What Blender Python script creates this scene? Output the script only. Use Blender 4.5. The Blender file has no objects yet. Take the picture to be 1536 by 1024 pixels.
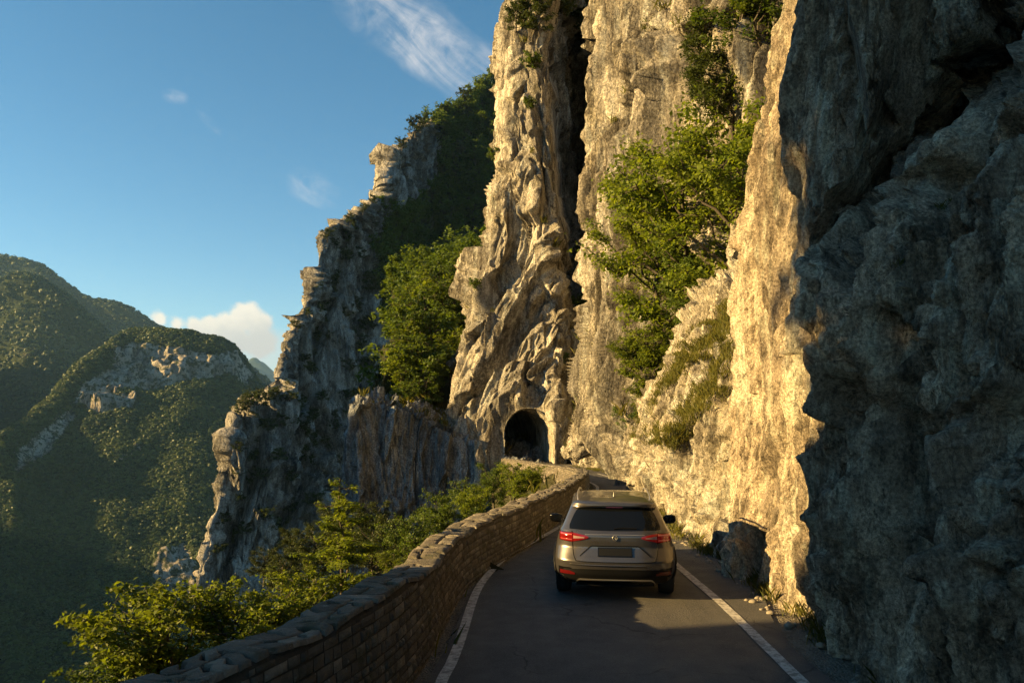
import bpy, bmesh, math, random
import numpy as np
random.seed(7)
S = bpy.context.scene
COL = S.collection
rng = np.random.default_rng(11)
F, CX, CY = 1195.0, 768.0, 512.0
TH = math.atan(99 / F)
CT, ST = math.cos(TH), math.sin(TH)
CAM = np.array([0.0, 0.0, 2.9])

# ---------------------------------------------------------------- view helpers
def ray(px, py):
    dx, dy = (px - CX) / F, (CY - py) / F
    return np.array([dx, CT - dy * ST, ST + dy * CT])
def at(px, py, Y):
    r = ray(px, py)
    return CAM + r * (Y / r[1])
def project(P):
    d = P - CAM
    yy = d[:, 1] * CT + d[:, 2] * ST
    zz = -d[:, 1] * ST + d[:, 2] * CT
    yy = np.where(yy < 0.3, 0.3, yy)
    return CX + F * d[:, 0] / yy, CY - F * zz / yy
def zroad(Y):
    t = np.clip((np.asarray(Y, float) - 14) / 62, 0, 1)
    return -2.4 * t ** 1.3
def ground(px, py, h=0.0):
    r = ray(px, py); Y = 12.0
    for _ in range(60):
        z = float(zroad(Y)) + h
        Yn = (z - CAM[2]) / r[2] * r[1]
        Y = 0.5 * Y + 0.5 * min(max(Yn, 1), 200)
    p = CAM + r * (Y / r[1]); p[2] = float(zroad(Y)) + h
    return p

# ---------------------------------------------------------------- noise
_r = np.random.default_rng(5)
_T = 64
_G = _r.normal(size=(_T ** 3, 3)).astype(np.float32); _G /= np.linalg.norm(_G, axis=1)[:, None]
_J = _r.random((_T ** 3, 3)).astype(np.float32)
_R = _r.normal(size=(_T ** 3, 4)).astype(np.float32)
def _idx(i): return ((i[:, 0] & 63) * _T + (i[:, 1] & 63)) * _T + (i[:, 2] & 63)
def perlin(p):
    p = p.astype(np.float32); fl = np.floor(p); i = fl.astype(np.int32); f = p - fl
    w = f * f * f * (f * (f * 6 - 15) + 10)
    out = np.zeros(len(p), np.float32)
    for a in (0, 1):
        wa = w[:, 0] if a else 1 - w[:, 0]
        for b in (0, 1):
            wb = w[:, 1] if b else 1 - w[:, 1]
            for c in (0, 1):
                wc = w[:, 2] if c else 1 - w[:, 2]
                o = np.array([a, b, c], np.int32)
                g = _G[_idx(i + o)]
                out += wa * wb * wc * ((f - o.astype(np.float32)) * g).sum(1)
    return out * 1.5
def fbm(p, n=4, gain=0.5):
    s = np.zeros(len(p), np.float32); a = 1.0
    for k in range(n):
        s += a * perlin(p * 2.03 ** k + 17.3 * k); a *= gain
    return s
def ridged(p, n=3, gain=0.5):
    s = np.zeros(len(p), np.float32); a = 1.0
    for k in range(n):
        s += a * (1 - 2 * np.abs(perlin(p * 2.03 ** k + 9.1 * k))); a *= gain
    return s
def facets(p, tilt=1.0, soft=.12):
    """angular blocks: each cell of a cellular pattern is its own tilted plane, joined by a narrow chamfer"""
    p = p.astype(np.float32); i0 = np.floor(p - 0.5).astype(np.int32)
    n = len(p); best = np.full(n, 9e9, np.float32); sec = best.copy(); val = np.zeros(n, np.float32); val2 = val.copy()
    for a in (0, 1):
        for b in (0, 1):
            for c in (0, 1):
                ci = i0 + np.array([a, b, c], np.int32); k = _idx(ci)
                d = p - (ci + 0.5 + (_J[k] - 0.5) * 0.85)
                dd = (d * d).sum(1)
                v = _R[k, 3] * 0.5 + tilt * (d * _R[k, :3]).sum(1)
                m = dd < best; m2 = (~m) & (dd < sec)
                val2 = np.where(m, val, np.where(m2, v, val2)); sec = np.where(m, best, np.where(m2, dd, sec))
                val = np.where(m, v, val); best = np.where(m, dd, best)
    edge = np.sqrt(sec) - np.sqrt(best)
    w = 0.5 * (1 - np.clip(edge / soft, 0, 1)); sec_ok = sec < 8e8
    return np.where(sec_ok, val * (1 - w) + val2 * w, val), edge
def smooth(e0, e1, x):
    t = np.clip((x - e0) / (e1 - e0), 0, 1); return t * t * (3 - 2 * t)

# ---------------------------------------------------------------- objects
def put(o, parent=None):
    COL.objects.link(o)
    if parent is not None: o.parent = parent
    return o
def mesh_np(name, V, faces_flat, loop_tot, mat, parent=None, smooth_=False, attr=None, cattr=None):
    me = bpy.data.meshes.new(name)
    V = np.ascontiguousarray(V, np.float32)
    me.vertices.add(len(V)); me.vertices.foreach_set('co', V.ravel())
    ff = np.ascontiguousarray(faces_flat, np.int32).ravel()
    lt = np.ascontiguousarray(loop_tot, np.int32)
    me.loops.add(len(ff)); me.loops.foreach_set('vertex_index', ff)
    ls = np.concatenate([[0], np.cumsum(lt)[:-1]]).astype(np.int32)
    me.polygons.add(len(lt)); me.polygons.foreach_set('loop_start', ls)
    try: me.polygons.foreach_set('loop_total', lt)
    except Exception: pass
    me.update(calc_edges=True)
    if smooth_: me.polygons.foreach_set('use_smooth', np.ones(len(lt), bool))
    for k, a in (attr or {}).items():
        at_ = me.attributes.new(k, 'FLOAT', 'POINT'); at_.data.foreach_set('value', np.ascontiguousarray(a, np.float32))
    for k, a in (cattr or {}).items():
        at_ = me.attributes.new(k, 'FLOAT', 'FACE'); at_.data.foreach_set('value', np.ascontiguousarray(a, np.float32))
    if mat: me.materials.append(mat)
    o = bpy.data.objects.new(name, me)
    return put(o, parent)
def quads(nu, nv, closed=False):
    a = np.arange(nu * nv).reshape(nv, nu)
    if closed: a = np.concatenate([a, a[:, :1]], 1)
    q = np.stack([a[:-1, :-1], a[:-1, 1:], a[1:, 1:], a[1:, :-1]], -1).reshape(-1, 4)
    return q
def structure(o): o['kind'] = 'structure'; return o
def stuff(o): o['kind'] = 'stuff'; return o
def tag(o, label, cat, group=None):
    o['label'] = label; o['category'] = cat
    if group: o['group'] = group
    return o
def empty(name, loc=(0, 0, 0), rz=0, sc=1):
    o = bpy.data.objects.new(name, None); put(o)
    o.location = loc; o.rotation_euler = (0, 0, rz); o.scale = (sc,) * 3; o.empty_display_size = .2
    return o
def copy_tree(o, parent=None):
    c = o.copy(); put(c)
    if parent is not None: c.parent = parent
    for ch in [x for x in bpy.data.objects if x.parent == o]: copy_tree(ch, c)
    return c

# ---------------------------------------------------------------- interpolation
def crom(A, t):
    """Catmull-Rom along axis 0; t in index units"""
    n = len(A); i = np.clip(np.floor(t).astype(int), 0, n - 2); f = (t - i)
    sh = (-1,) + (1,) * (A.ndim - 1); f = f.reshape(sh)
    p0 = A[np.clip(i - 1, 0, n - 1)]; p1 = A[i]; p2 = A[i + 1]; p3 = A[np.clip(i + 2, 0, n - 1)]
    return 0.5 * (2 * p1 + (p2 - p0) * f + (2 * p0 - 5 * p1 + 4 * p2 - p3) * f * f + (3 * p1 - p0 - 3 * p2 + p3) * f ** 3)
def lin(A, t):
    n = len(A); i = np.clip(np.floor(t).astype(int), 0, n - 2); f = (t - i).reshape((-1,) + (1,) * (A.ndim - 1))
    return A[i] * (1 - f) + A[i + 1] * f
def tvals(w, n):
    c = np.concatenate([[0], np.cumsum(w)]); return np.interp(np.linspace(0, c[-1], n), c, np.arange(len(c)))
def W(x, y, z): return np.array([x, y, z], float)
def curve2(pts, n, k=0):
    P = np.array(pts, float); d = np.linalg.norm(np.diff(P, axis=0), axis=1)
    return crom(P, tvals(d, n))
def seg_dist(px, py, poly):
    d = np.full(px.shape, 1e9); tt = np.zeros(px.shape); L = len(poly) - 1
    for k in range(L):
        ax, ay = poly[k][:2]; bx, by = poly[k + 1][:2]
        vx, vy = bx - ax, by - ay; t = np.clip(((px - ax) * vx + (py - ay) * vy) / (vx * vx + vy * vy), 0, 1)
        e = np.hypot(px - ax - t * vx, py - ay - t * vy)
        m = e < d; d = np.where(m, e, d); tt = np.where(m, (k + t) / L, tt)
    return d, tt
def inside(px, py, poly):
    r = np.zeros(px.shape, bool); n = len(poly)
    for k in range(n):
        x1, y1 = poly[k]; x2, y2 = poly[(k + 1) % n]
        if y1 == y2: continue
        c = ((y1 > py) != (y2 > py)) & (px < (x2 - x1) * (py - y1) / (y2 - y1) + x1)
        r ^= c
    return r
def poly_mask(px, py, poly, soft):
    """1 inside, fading to 0 within `soft` outside"""
    d, _ = seg_dist(px, py, list(poly) + [poly[0]])
    s = np.where(inside(px, py, poly), d, -d)
    return smooth(-soft, soft, s)

# ---------------------------------------------------------------- rock sheets
SHEETS = {}
def grid_normals(P):
    du = np.gradient(P, axis=1); dv = np.gradient(P, axis=0)
    n = np.cross(du, dv); n /= np.linalg.norm(n, axis=2)[:, :, None] + 1e-9
    return n
def rock_disp(P, s, zst=0.4, rib=0.5, seed=0, fine=1.0, steep=(0, 0), lean_k=.55):
    """relief of fractured limestone in metres; s = size of the large blocks"""
    q = P.astype(np.float32) / s + seed * 3.7
    q[:, 0] += steep[0] * q[:, 2]; q[:, 1] += steep[1] * q[:, 2]
    q[:, 2] *= zst
    wv = np.stack([perlin(q * 0.7 + 5), perlin(q * 0.7 + 31), np.zeros(len(q), np.float32)], 1)
    q = q + 0.16 * wv
    A3 = lambda a, b, c: np.array([a, b, c], np.float32)
    lean = lean_k * perlin(q * A3(.28, .28, .5) + 211)
    q[:, 0] += lean * q[:, 2] * .35; q[:, 1] -= lean * q[:, 2] * .2
    d = 0.34 * fbm(q * A3(.5, .5, .32) + 91, 2)
    d += rib * 0.5 * (np.abs(perlin(q * A3(.8, .8, .10) + 121)) - .3)
    # tall slabs split by deep joints, each with its own tilt
    v, e = facets(q * A3(1, 1, .55), 0.85, .05); d += 0.50 * v - 0.20 * np.exp(-(e / 0.035) ** 2)
    v, e = facets(q * A3(2.3, 2.3, 1.15) + 11, 1.05, .06); d += 0.29 * v - 0.10 * np.exp(-(e / 0.045) ** 2)
    v, e = facets(q * A3(5.4, 5.4, 3.3) + 23, 1.2, .09); d += 0.125 * v - .025 * np.exp(-(e / 0.06) ** 2)
    v, e = facets(q * A3(13, 13, 10) + 3, 1.1, .2); d += fine * 0.042 * v
    # runnels
    fq = q * A3(2.6, 2.6, .16) + 71
    rb = np.abs(perlin(fq)) + .5 * np.abs(perlin(fq * A3(2.3, 2.3, 3) + 5))
    d += rib * (0.34 * rb - .12)
    d += 0.015 * fbm(q * A3(9, 9, 7) + 40, 2, 0.6) * fine
    return d * s
def sheet(name, cols, nu, nv, mat, amp, s, zst=0.4, rib=0.5, seed=0, carve=(), cut=None, pin=None, uw=None, vw=None,
          steep=(0, 0), flip=None, fine=1.0, calm=(), link=True, damp_base=False, linear=False, mat2=None, lean=.45):
    A = np.array(cols, float)                     # [ncol][nrow][3] world points
    nc, nr = A.shape[:2]
    uw = uw or [1] * (nc - 1); vw = vw or [1] * (nr - 1)
    fn = lin if linear else crom
    B = fn(A, tvals(uw, nu)).swapaxes(0, 1)       # [nr][nu]
    P = fn(B, tvals(vw, nv))                      # [nv][nu][3]
    N = grid_normals(P)
    cen = P.reshape(-1, 3).mean(0)
    if flip is None: flip = ((N.reshape(-1, 3) * (CAM - P.reshape(-1, 3))).sum(1).mean() < 0)
    if flip: N = -N
    Pf = P.reshape(-1, 3).copy(); Nf = N.reshape(-1, 3)
    px, py = project(Pf)
    k = np.full(len(Pf), amp, np.float32)
    for poly, soft, f in calm: k *= 1 - (1 - f) * poly_mask(px, py, poly, soft)
    if damp_base:
        hb = Pf[:, 2] - zroad(Pf[:, 1]); k *= 0.35 + 0.65 * smooth(-0.2, 1.6, hb)
    if pin is not None: k = pin(Pf, px, py, k)
    d = rock_disp(Pf, s, zst, rib, seed, fine, steep, lean) * k
    Pn = Pf + Nf * d[:, None]
    for c in carve:
        if c[0] == 'line':
            _, poly, wd, dep = c
            dd, tt = seg_dist(px, py, poly); am = np.interp(tt, np.linspace(0, 1, len(dep)), dep)
            m = np.exp(-(dd / wd) ** 2) * am
        elif c[0] == 'in':
            _, poly, wd, dep = c
            Pn = Pn - Nf * (poly_mask(px, py, poly, wd) * dep)[:, None]; continue
        else:
            _, poly, wd, dep = c
            m = poly_mask(px, py, poly, wd) * dep
        rr = Pn - CAM; rr /= np.linalg.norm(rr, axis=1)[:, None]
        Pn = Pn + rr * m[:, None]
    Pg = Pn.reshape(nv, nu, 3)
    SHEETS[name] = dict(P=Pg, N=(grid_normals(Pg) * (-1 if flip else 1)))
    Q = quads(nu, nv)
    if flip: Q = Q[:, ::-1]
    if cut is not None:
        cp = Pn[Q].mean(1); cx, cy = project(cp); Q = Q[~cut(cp, cx, cy)]
    o = structure(mesh_np(name, Pn, Q, np.full(len(Q), 4), mat, smooth_=True))
    if mat2:
        o.data.materials.append(mat2[0]); cp = Pn[Q].mean(1); cx, cy = project(cp)
        o.data.polygons.foreach_set('material_index', mat2[1](cp, cx, cy).astype(np.int32))
    return o
# ---------------------------------------------------------------- materials
class NT:
    def __init__(s, name):
        s.m = bpy.data.materials.new(name); s.m.use_nodes = True; s.t = s.m.node_tree; s.t.nodes.clear()
        s.out = s.n('ShaderNodeOutputMaterial')
    def n(s, typ, **kw):
        nd = s.t.nodes.new(typ)
        for k, v in kw.items():
            if k.startswith('i_'):
                key = k[2:]; key = int(key) if key.isdigit() else key.replace('_', ' ')
                s.set(nd.inputs[key], v)
            else: setattr(nd, k, v)
        return nd
    def set(s, inp, v):
        if isinstance(v, bpy.types.NodeSocket): s.t.links.new(v, inp)
        else: inp.default_value = v
    def l(s, a, b): s.t.links.new(a, b)
    def pos(s, scale):
        g = s.n('ShaderNodeNewGeometry'); m = s.n('ShaderNodeMapping'); s.l(g.outputs['Position'], m.inputs[0])
        m.inputs['Scale'].default_value = scale; return m.outputs[0]
    def obj(s, scale):
        g = s.n('ShaderNodeTexCoord'); m = s.n('ShaderNodeMapping'); s.l(g.outputs['Object'], m.inputs[0])
        m.inputs['Scale'].default_value = scale; return m.outputs[0]
    def noise(s, v, scale, detail=4, rough=.55, dist=0):
        nd = s.n('ShaderNodeTexNoise'); s.l(v, nd.inputs['Vector']); nd.inputs['Scale'].default_value = scale
        nd.inputs['Detail'].default_value = detail; nd.inputs['Roughness'].default_value = rough; nd.inputs['Distortion'].default_value = dist
        return nd.outputs['Fac']
    def vor(s, v, scale, feature='F1', out='Distance', rnd=1):
        nd = s.n('ShaderNodeTexVoronoi', feature=feature); s.l(v, nd.inputs['Vector']); nd.inputs['Scale'].default_value = scale
        nd.inputs['Randomness'].default_value = rnd
        return nd.outputs[out]
    def ramp(s, f, stops):
        nd = s.n('ShaderNodeValToRGB'); e = nd.color_ramp.elements
        while len(e) < len(stops): e.new(0.5)
        for x, (p, c) in zip(e, stops):
            x.position = p; x.color = (c, c, c, 1) if not hasattr(c, '__len__') else (*c, 1)
        s.l(f, nd.inputs[0]); return nd.outputs[0]
    def mix(s, f, a, b, typ='MIX'):
        nd = s.n('ShaderNodeMix', data_type='RGBA', blend_type=typ)
        s.set(nd.inputs[0], f)
        for k, v in ((6, a), (7, b)): s.set(nd.inputs[k], v if isinstance(v, bpy.types.NodeSocket) else (*v, 1))
        return nd.outputs[2]
    def math(s, op, a, b=0.0, clamp=False):
        nd = s.n('ShaderNodeMath', operation=op, use_clamp=clamp); s.set(nd.inputs[0], a); s.set(nd.inputs[1], b); return nd.outputs[0]
    def attr(s, name, out='Fac'): return s.n('ShaderNodeAttribute', attribute_name=name).outputs[out]
    def bump(s, h, dist, strength=1.0, nrm=None):
        nd = s.n('ShaderNodeBump'); s.l(h, nd.inputs['Height']); nd.inputs['Distance'].default_value = dist; nd.inputs['Strength'].default_value = strength
        if nrm: s.l(nrm, nd.inputs['Normal'])
        return nd.outputs[0]
    def bsdf(s, col, rough=.9, nrm=None, spec=.3, metal=0, **kw):
        b = s.n('ShaderNodeBsdfPrincipled'); s.set(b.inputs['Base Color'], col if isinstance(col, bpy.types.NodeSocket) else (*col, 1))
        s.set(b.inputs['Roughness'], rough); b.inputs['Specular IOR Level'].default_value = spec; b.inputs['Metallic'].default_value = metal
        if nrm: s.l(nrm, b.inputs['Normal'])
        for k, v in kw.items(): s.set(b.inputs[k.replace('_', ' ')], v)
        s.l(b.outputs[0], s.out.inputs[0]); return b

def rock_mat(name, s, pale, tan, grey, dark, stain=.5, green=.0, bumpk=1.0, streak=.5, zst=.4):
    """weathered limestone; s = metres per block"""
    m = NT(name); v = m.pos((1 / s, 1 / s, zst / s)); vs = m.pos((1 / s, 1 / s, .09 / s)); vi = m.pos((1 / s,) * 3)
    nb0 = m.noise(v, 2.6, 3, .6)
    wv = m.n('ShaderNodeVectorMath', operation='MULTIPLY_ADD'); nc = m.n('ShaderNodeTexNoise'); m.l(v, nc.inputs['Vector']); nc.inputs['Scale'].default_value = 3.0; nc.inputs['Detail'].default_value = 3
    m.l(nc.outputs['Color'], wv.inputs[0]); wv.inputs[1].default_value = (.35, .35, .35); m.l(v, wv.inputs[2]); vw = wv.outputs[0]
    c = m.mix(m.ramp(m.noise(v, 1.1, 5, .65), [(.42, 0), (.58, 1)]), pale, tan)
    c = m.mix(m.ramp(m.noise(v, .55, 4, .6), [(.46, 0), (.6, 1)]), c, grey)
    c = m.mix(m.math('MULTIPLY', m.ramp(m.noise(v, 3.9, 5, .7), [(.48, 0), (.66, 1)]), .75), c, tuple(x * .5 for x in grey))
    c = m.mix(m.math('MULTIPLY', m.ramp(m.noise(vs, 4.6, 4, .6), [(.52, 0), (.64, 1)]), .55), c, tuple(min(.78, x * 1.3) for x in pale))
    st = m.ramp(m.noise(vs, 3.0, 5, .7), [(.52, 0), (.66, 1)])
    c = m.mix(m.math('MULTIPLY', st, streak), c, dark)
    bl = m.ramp(m.noise(v, 1.7, 6, .78), [(.54, 0), (.60, 1)])
    c = m.mix(m.math('MULTIPLY', bl, stain), c, dark)
    ck = m.vor(vw, 3.4, 'DISTANCE_TO_EDGE'); cr = m.math('MULTIPLY', m.ramp(ck, [(0, 1), (.04, 0)]), m.ramp(m.noise(v, 1.9, 3, .6), [(.48, 0), (.62, 1)]))
    c = m.mix(m.math('MULTIPLY', cr, .5), c, dark)
    if green:
        gm = m.math('MULTIPLY', m.ramp(m.noise(vi, 1.3, 5, .7), [(.55, 0), (.66, 1)]), green)
        c = m.mix(gm, c, (.06, .065, .02))
    sp = m.ramp(m.noise(vi, 26, 3, .7), [(.32, .42), (.68, 1.25)])
    c = m.mix(1.0, c, sp, 'MULTIPLY')
    h = m.math('ADD', m.noise(v, 5, 6, .7), m.math('MULTIPLY', m.ramp(m.vor(vw, 7, 'F1'), [(0, 0), (.8, 1)]), .5))
    h = m.math('ADD', h, m.math('MULTIPLY', m.ramp(ck, [(0, 0), (.09, 1)]), .2))
    # fracture facets: every small cell of the broken surface has its own tilt
    N0 = m.n('ShaderNodeNewGeometry').outputs['Normal']
    for sc_, k_ in ((2.6, .5), (6.5, .55), (15, .5)):
        sb = m.n('ShaderNodeVectorMath', operation='SUBTRACT'); m.l(m.vor(vw, sc_, 'F1', 'Color'), sb.inputs[0]); sb.inputs[1].default_value = (.5, .5, .5)
        ma = m.n('ShaderNodeVectorMath', operation='MULTIPLY_ADD'); m.l(sb.outputs[0], ma.inputs[0]); ma.inputs[1].default_value = (k_,) * 3; m.l(N0, ma.inputs[2]); N0 = ma.outputs[0]
    nn_ = m.n('ShaderNodeVectorMath', operation='NORMALIZE'); m.l(N0, nn_.inputs[0])
    nb = m.bump(h, .20 * s * bumpk, 1.0, nn_.outputs[0])
    nb = m.bump(m.noise(vi, 30, 4, .75), .05 * s * bumpk, 1.0, nb)
    m.bsdf(c, .95, nb, .12); return m.m

def leaf_mat(name, a, b, trans=.35, sat=None):
    m = NT(name)
    r = m.attr('rnd'); oi = m.n('ShaderNodeObjectInfo').outputs['Random']
    c = m.mix(r, a, b)
    c = m.mix(1.0, c, m.ramp(oi, [(0, .8), (1, 1.15)]), 'MULTIPLY')
    b1 = m.bsdf(c, .55, None, .25)
    t = m.n('ShaderNodeBsdfTranslucent'); tc = m.mix(1.0, c, (1.5, 1.45, .5), 'MULTIPLY'); m.l(tc, t.inputs[0])
    mx = m.n('ShaderNodeMixShader'); mx.inputs[0].default_value = trans
    m.l(b1.outputs[0], mx.inputs[1]); m.l(t.outputs[0], mx.inputs[2]); m.l(mx.outputs[0], m.out.inputs[0])
    return m.m
def plain(name, col, rough=.5, metal=0, spec=.5, **kw):
    m = NT(name); m.bsdf(col, rough, None, spec, metal, **kw); return m.m

M = {}
M['rock_near'] = rock_mat('weathered_rock_near', 1.1, (.76, .64, .47), (.58, .465, .33), (.38, .31, .23), (.05, .041, .031), stain=.55, streak=.6, green=.12)
M['rock_lit'] = rock_mat('limestone_buttress', 1.6, (.72, .65, .52), (.52, .45, .33), (.32, .29, .24), (.06, .048, .036), stain=.65, streak=.65, green=.12)
M['rock_mid'] = rock_mat('limestone_cliff', 4.0, (.72, .65, .53), (.50, .435, .33), (.30, .275, .235), (.055, .045, .034), stain=.72, streak=.85, green=.22)
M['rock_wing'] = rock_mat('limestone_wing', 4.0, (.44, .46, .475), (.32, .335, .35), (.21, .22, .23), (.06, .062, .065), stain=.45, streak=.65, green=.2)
M['rock_far'] = rock_mat('grey_limestone', 12, (.58, .54, .48), (.40, .375, .335), (.24, .225, .20), (.04, .038, .034), stain=.7, streak=.75, green=.4)
m = NT('asphalt'); v = m.pos((1, 1, 1))
c = m.mix(m.ramp(m.noise(v, .6, 5, .6), [(.35, 0), (.65, 1)]), (.036, .034, .033), (.062, .058, .054))
c = m.mix(m.ramp(m.vor(v, 150, 'F1', 'Color'), [(.3, 0), (.9, .5)]), c, (.15, .145, .135))
pt = m.ramp(m.vor(m.pos((.55, .16, 1)), 1.0, 'F1', 'Color', .9), [(.62, 0), (.64, .65)]); c = m.mix(pt, c, (.026, .025, .025))
dl = m.ramp(m.noise(m.pos((1.7, .05, 1)), 1.3, 4, .6), [(.45, 0), (.7, .6)]); c = m.mix(dl, c, (.095, .087, .076))
wv = m.n('ShaderNodeVectorMath', operation='MULTIPLY_ADD'); nc = m.n('ShaderNodeTexNoise'); m.l(v, nc.inputs['Vector']); nc.inputs['Scale'].default_value = 2.2; nc.inputs['Detail'].default_value = 5
m.l(nc.outputs['Color'], wv.inputs[0]); wv.inputs[1].default_value = (.7, .7, 0); m.l(v, wv.inputs[2])
ck = m.vor(wv.outputs[0], .55, 'DISTANCE_TO_EDGE'); cm = m.math('MULTIPLY', m.ramp(ck, [(0, 1), (.012, 0)]), m.ramp(m.noise(v, .5, 3), [(.46, 0), (.56, 1)]))
c = m.mix(m.math('MULTIPLY', cm, .85), c, (.012, .011, .010))
gr = m.math('MULTIPLY', m.ramp(m.noise(v, 34, 3, .7), [(.66, 0), (.70, 1)]), m.ramp(m.noise(v, .9, 4, .6), [(.5, 0), (.7, .8)])); c = m.mix(gr, c, (.15, .125, .085))
m.bsdf(c, m.ramp(m.noise(v, 3, 4), [(.3, .62), (.7, .88)]), m.bump(m.math('ADD', m.vor(v, 120), m.math('ADD', m.noise(v, 40, 4), m.math('MULTIPLY', cm, -1.5))), .007, .8), .35); M['asphalt'] = m.m
m = NT('worn_white_paint'); v = m.pos((1, 1, 1))
c = m.mix(m.ramp(m.noise(v, 9, 8, .75), [(.44, 0), (.6, 1)]), (.50, .47, .42), (.17, .155, .14))
c = m.mix(m.ramp(m.vor(v, 120, 'F1', 'Color'), [(.4, 0), (.9, .4)]), c, (.2, .19, .17))
m.bsdf(c, .8, m.bump(m.vor(v, 110), .004, .6), .3); M['paint'] = m.m
m = NT('verge_gravel'); v = m.pos((1, 1, 1))
c = m.mix(m.ramp(m.noise(v, 1.6, 7, .7), [(.35, 0), (.65, 1)]), (.16, .14, .11), (.075, .066, .052))
c = m.mix(m.ramp(m.vor(v, 38, 'F1', 'Color'), [(.3, 0), (.9, .5)]), c, (.22, .2, .165))
m.bsdf(c, .95, m.bump(m.math('ADD', m.vor(v, 35), m.noise(v, 8, 8)), .03, .9), .2); M['verge'] = m.m
m = NT('wall_stone'); r = m.attr('rnd'); v = m.pos((1, 1, 1))
c = m.ramp(r, [(0, (.095, .08, .062)), (.35, (.17, .14, .105)), (.7, (.125, .107, .084)), (1, (.27, .235, .185))])
c = m.mix(m.ramp(m.noise(v, 5, 8, .7), [(.4, 0), (.68, .7)]), c, (.075, .068, .055))
c = m.mix(m.ramp(m.noise(v, 11, 6, .7, .5), [(.6, 0), (.68, .6)]), c, (.36, .34, .29))
c = m.mix(m.math('MULTIPLY', m.ramp(m.noise(v, 2.3, 6, .7), [(.52, 0), (.64, 1)]), .55), c, (.05, .055, .025))
m.bsdf(c, .95, m.bump(m.noise(v, 22, 9, .7), .035, 1.0), .2); M['stone'] = m.m
m = NT('wall_mortar'); v = m.pos((1, 1, 1))
m.bsdf(m.mix(m.noise(v, 8, 6), (.09, .08, .065), (.05, .045, .038)), .95, m.bump(m.noise(v, 30, 8), .02), .1); M['mortar'] = m.m
m = NT('hill_soil'); v = m.pos((1, 1, 1))
c = m.mix(m.ramp(m.noise(v, .35, 8, .7), [(.4, 0), (.6, 1)]), (.028, .034, .014), (.055, .05, .028))
m.bsdf(c, .95, m.bump(m.noise(v, 3, 8, .7), .25), .1); M['soil'] = m.m
def mount_mat(name, s):
    m = NT(name); v = m.pos((1 / s, 1 / s, 1 / s)); vv = m.pos((1 / s, 1 / s, .35 / s))
    rk = m.attr('rock')
    g = m.mix(m.ramp(m.noise(v, 2.2, 6, .65), [(.38, 0), (.62, 1)]), (.020, .030, .011), (.036, .046, .016))
    k = m.mix(m.ramp(m.noise(vv, 5, 7, .65), [(.38, 0), (.62, 1)]), (.46, .40, .32), (.17, .15, .125))
    k = m.mix(m.ramp(m.noise(v, 9, 6, .7), [(.49, 0), (.56, .95)]), k, (.035, .045, .018))
    f = m.math('ADD', rk, m.math('MULTIPLY', m.math('SUBTRACT', m.noise(v, 14, 6, .7), .5), 1.7))
    c = m.mix(m.ramp(f, [(.45, 0), (.55, 1)]), g, k)
    m.bsdf(c, .95, m.bump(m.noise(v, 22, 8, .7), .05 * s), .1); return m.m
M['mount'] = mount_mat('mountain_ground', 90)
M['bark'] = None
m = NT('bark'); v = m.pos((1, 1, .3))
m.bsdf(m.mix(m.noise(v, 14, 6), (.10, .085, .065), (.045, .038, .03)), .9, m.bump(m.noise(v, 30, 6), .02), .2); M['bark'] = m.m
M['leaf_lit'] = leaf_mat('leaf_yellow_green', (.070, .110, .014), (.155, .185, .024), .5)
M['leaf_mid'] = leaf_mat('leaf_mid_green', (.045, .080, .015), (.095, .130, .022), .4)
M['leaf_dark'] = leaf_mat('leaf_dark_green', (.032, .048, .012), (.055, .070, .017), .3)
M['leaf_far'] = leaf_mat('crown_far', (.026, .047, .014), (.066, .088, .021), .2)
M['grass'] = leaf_mat('grass_blade', (.07, .085, .02), (.15, .135, .035), .35)
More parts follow.
